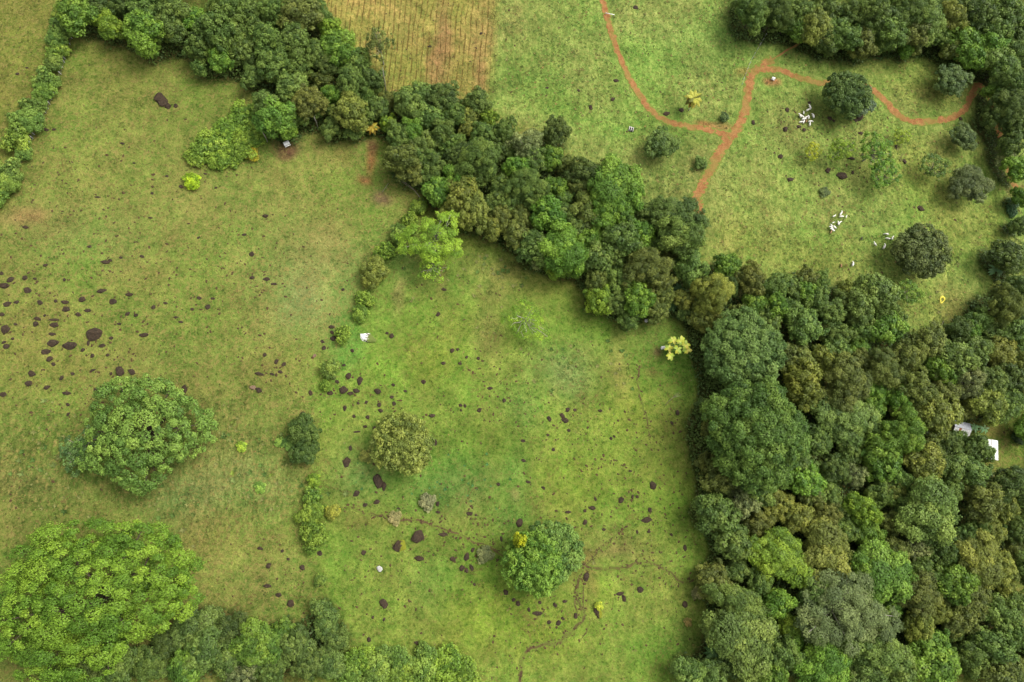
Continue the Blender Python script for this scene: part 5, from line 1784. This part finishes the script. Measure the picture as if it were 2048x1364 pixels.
scrub = np.zeros(XX.shape)
for (px, py, rx) in [(90, 880, 17), (40, 930, 12), (380, 1000, 13), (470, 950, 15), (520, 930, 12), (440, 880, 11), (330, 1050, 9), (160, 930, 10), (590, 870, 8), (580, 960, 9), (1120, 740, 13), (1080, 780, 8), (960, 540, 10), (1010, 560, 10),
                     (640, 830, 8), (780, 1040, 7), (690, 985, 8), (1000, 1100, 7), (1230, 700, 6), (1250, 760, 6), (860, 560, 9), (800, 520, 7), (150, 1000, 9), (2000, 610, 8), (1350, 330, 8)]:
    P, s = at(px, py)
    stamp(scrub, P.x, P.y, rx, 1.0)


def col_scrub(bc, r_, m):
    pal = np.array([alb((112, 142, 66)), alb((96, 128, 58)), alb((134, 152, 82)), alb((152, 156, 90)), alb((140, 160, 66))])
    return pal[r_.choice(5, size=m, p=[.35, .25, .2, .1, .1])] * r_.uniform(.75, 1.3, m)[:, None]


tuft_stuff('scrub', 3600, np.clip(scrub, 0, 1) * open_ * np.clip((fbm(XX, YY, 5, 161, 3) - .4) * 5, 0, 1), 1.15, col_scrub, 'knee-high leafy scrub on the rough slopes of the pastures', 9, 8, 'scrub')
blue = np.zeros(XX.shape)
for (px, py, rx) in [(900, 955, 13), (955, 965, 13), (860, 985, 9), (730, 945, 8), (1035, 950, 7)]:
    P, s = at(px, py)
    stamp(blue, P.x, P.y, rx, 0.8)
tuft_stuff('broadleaf_weeds', 2600, open_ * blue, .7, lambda bc, r_, m: alb((88, 138, 74)) * r_.uniform(.7, 1.4, m)[:, None], 'blue-green broad-leaved weeds in the middle pasture', 4, 6, 'weeds')

# clods and small stones
def clods(n, seed):
    r_ = np.random.RandomState(seed)
    cl = [(100, 640, 26, 210), (300, 640, 24, 130), (230, 740, 26, 200), (250, 500, 24, 150), (60, 560, 14, 70), (420, 480, 34, 220), (480, 610, 20, 60), (530, 560, 12, 60), (540, 750, 14, 70), (690, 790, 18, 120),
          (760, 800, 14, 70), (930, 800, 22, 110), (1010, 760, 16, 60), (1100, 850, 22, 110), (1230, 870, 22, 120), (1290, 960, 24, 150), (1180, 1010, 22, 120), (1300, 1030, 22, 150), (1150, 900, 24, 100),
          (860, 1050, 18, 70), (960, 1040, 14, 70), (1100, 1240, 18, 90), (930, 1120, 16, 60), (560, 1140, 16, 70), (780, 1180, 18, 60), (1260, 1190, 24, 80), (1650, 290, 24, 170), (1590, 250, 14, 70),
          (1740, 310, 20, 80), (1700, 350, 20, 60), (1640, 400, 20, 40), (1100, 150, 34, 40), (1300, 100, 40, 40), (1440, 130, 24, 30), (160, 350, 34, 130), (300, 300, 34, 70), (400, 330, 16, 50),
          (140, 420, 24, 80), (60, 980, 20, 60), (100, 820, 24, 90), (1280, 1131, 24, 140), (820, 1042, 26, 90), (940, 1080, 14, 60), (850, 40, 34, 24), (900, 130, 24, 20), (1850, 130, 20, 30), (1600, 130, 16, 22),
          (1790, 240, 20, 40), (1880, 230, 14, 20), (1180, 1300, 20, 30), (700, 1230, 18, 40), (1330, 850, 12, 40), (40, 130, 12, 14), (1000, 700, 22, 60), (900, 600, 24, 30), (1350, 1100, 16, 50)]
    X, Y = [], []
    for (px, py, rad, k) in cl:
        P_, _ = at(px, py)
        X.append(P_.x + r_.normal(size=k) * rad * .62)
        Y.append(P_.y + r_.normal(size=k) * rad * .5)
    for g_, (p_, w_) in zip(GULLY_XY, GULLIES):
        q_ = g_[r_.randint(len(g_), size=int(len(g_) * 1.1))]
        X.append(q_[:, 0] + r_.normal(size=len(q_)) * (w_ + .35))
        Y.append(q_[:, 1] + r_.normal(size=len(q_)) * (w_ + .35))
    X.append(r_.uniform(x0, x1, 1500))
    Y.append(r_.uniform(y0, y1, 1500))
    X, Y = np.concatenate(X), np.concatenate(Y)
    k = in_view(X, Y) & (grid_at(fedge, X, Y) < .3)
    X, Y = X[k], Y[k]
    m = len(X)
    sz = .14 + .42 * r_.rand(m) ** 2.6
    Z = grid_at(ZZ, X, Y)
    o_ = np.array([(1, 0, 0), (-1, 0, 0), (0, 1, 0), (0, -1, 0), (.7, .7, .1), (-.7, .7, .05), (.7, -.7, 0), (-.7, -.7, .1), (.2, .1, .6), (-.3, -.2, .55)], float)
    F = np.array([(0, 4, 8), (4, 2, 8), (2, 5, 9), (2, 9, 8), (5, 1, 9), (1, 7, 9), (7, 3, 9), (3, 6, 8), (3, 8, 9), (6, 0, 8)])
    V = o_[None] * (1 + .35 * (r_.rand(m, 10, 3) - .5))
    a = r_.rand(m) * 6.28
    V = V * np.stack([sz * r_.uniform(.8, 1.6, m), sz * r_.uniform(.6, 1, m), sz * .9], -1)[:, None]
    x = V[..., 0] * np.cos(a)[:, None] - V[..., 1] * np.sin(a)[:, None]
    y = V[..., 0] * np.sin(a)[:, None] + V[..., 1] * np.cos(a)[:, None]
    V = np.stack([x + X[:, None], y + Y[:, None], V[..., 2] + Z[:, None] - .03], -1)
    T = (np.arange(m) * 10)[:, None, None] + F[None]
    me = mesh_np('clods', V.reshape(-1, 3), None, T.reshape(-1, 3))
    o2 = obj('stones_and_clods', me, M_CLOD)
    tag(o2, 'small dark stones and earth clods strewn over the pastures', 'stones', None, 'stuff')


clods(1, 8)

# undergrowth between the forest trees
r_ = np.random.RandomState(21)
n = 110000
x = r_.uniform(x0, x1, n * 5)
y = r_.uniform(y0, y1, n * 5)
k = (grid_at(np.clip(fedge * (1 - Z_YARD) - .35, 0, 1), x, y) > r_.rand(len(x)) * .6) & (grid_at(trackm, x, y) < .2)
x, y = x[k][:n], y[k][:n]
m = len(x)
hh = .2 + 9.0 * fbm(x, y, 6.0, 141, 3) ** 2 * r_.uniform(.2, 1.3, m) * np.clip(grid_at(fedge, x, y) * 1.5 - .5, .1, 1)
pos = np.stack([x, y, grid_at(ZZ, x, y) + hh], -1)
nm = np.array([0, 0, 1.0]) + .45 * r_.normal(size=(m, 3))
nm /= np.linalg.norm(nm, axis=1)[:, None]
a = np.cross(nm, r_.normal(size=(m, 3)))
a /= np.linalg.norm(a, axis=1)[:, None]
bb = np.cross(nm, a)
hl = (.5 * r_.uniform(.6, 1.4, m))[:, None]
V = np.stack([pos - a * hl, pos + bb * hl * .6, pos + a * hl, pos - bb * hl * .6], 1).reshape(-1, 3)
me = mesh_np('undergrowth', V, np.arange(m * 4).reshape(m, 4))
col_attr(me, 'tint', np.repeat(np.stack([r_.rand(m), noise(x, y, 5, 151), r_.rand(m) * .96], -1), 4, 0))
ug = obj('undergrowth', me, M_LEAF, color=leafcol((84, 112, 50)))
tag(ug, 'low leafy undergrowth filling the floor of the woods', 'undergrowth', None, 'stuff')

# the woods go on past the picture's edges: one leafy mass that nobody could count
spots = [(2112 + 14 * (k % 2), 540 + 48 * k) for k in range(19)] + [(1400 + 50 * k, 1404 + 14 * (k % 2)) for k in range(15)]
spots += [(40 + 55 * k, 1404 + 12 * (k % 2)) for k in range(17)] + [(150 + 58 * k, -42) for k in range(9)] + [(1500 + 58 * k, -42) for k in range(11)]
_, src = lib('puff', 'S', 0)
co = np.zeros(len(src.vertices) * 3, np.float32)
src.vertices.foreach_get('co', co)
co = co.reshape(-1, 3)
ti = np.zeros(len(src.vertices) * 4, np.float32)
src.color_attributes['tint'].data.foreach_get('color', ti)
ti = ti.reshape(-1, 4)[:, :3]
keepq = np.repeat(np.random.RandomState(2).rand(len(co) // 4) < 0.3, 4)
co, ti = co[keepq], ti[keepq]
VV, TT = [], []
r_ = np.random.RandomState(33)
for (px, py) in spots:
    P, s = at(px + r_.normal() * 6, py + r_.normal() * 6, 8.0)
    f = 27 * s / 2.8 * r_.uniform(.85, 1.2)
    a_ = r_.rand() * 6.28
    v = co * f
    # leaves keep about their own size: shrink each about its centre
    c4 = v.reshape(-1, 4, 3)
    m4 = c4.mean(1, keepdims=True)
    v = (m4 + (c4 - m4) * 0.85).reshape(-1, 3)
    v = np.stack([v[:, 0] * math.cos(a_) - v[:, 1] * math.sin(a_), v[:, 0] * math.sin(a_) + v[:, 1] * math.cos(a_), v[:, 2] * .9], -1)
    VV.append(v + np.array([P.x, P.y, gz(P.x, P.y) - .1]))
    tt = ti.copy()
    tt[:, 1] = np.clip(tt[:, 1] * .5 + r_.rand() * .6, 0, 1)
    TT.append(tt)
VV, TT = np.concatenate(VV), np.concatenate(TT)
me = mesh_np('surrounding_wood', VV, np.arange(len(VV)).reshape(-1, 4))
col_attr(me, 'tint', TT)
sw = obj('surrounding_wood', me, M_LEAF, color=leafcol((102, 130, 56)))
tag(sw, 'woodland continuing past the edges of the pastures as one leafy mass', 'woodland', None, 'stuff')
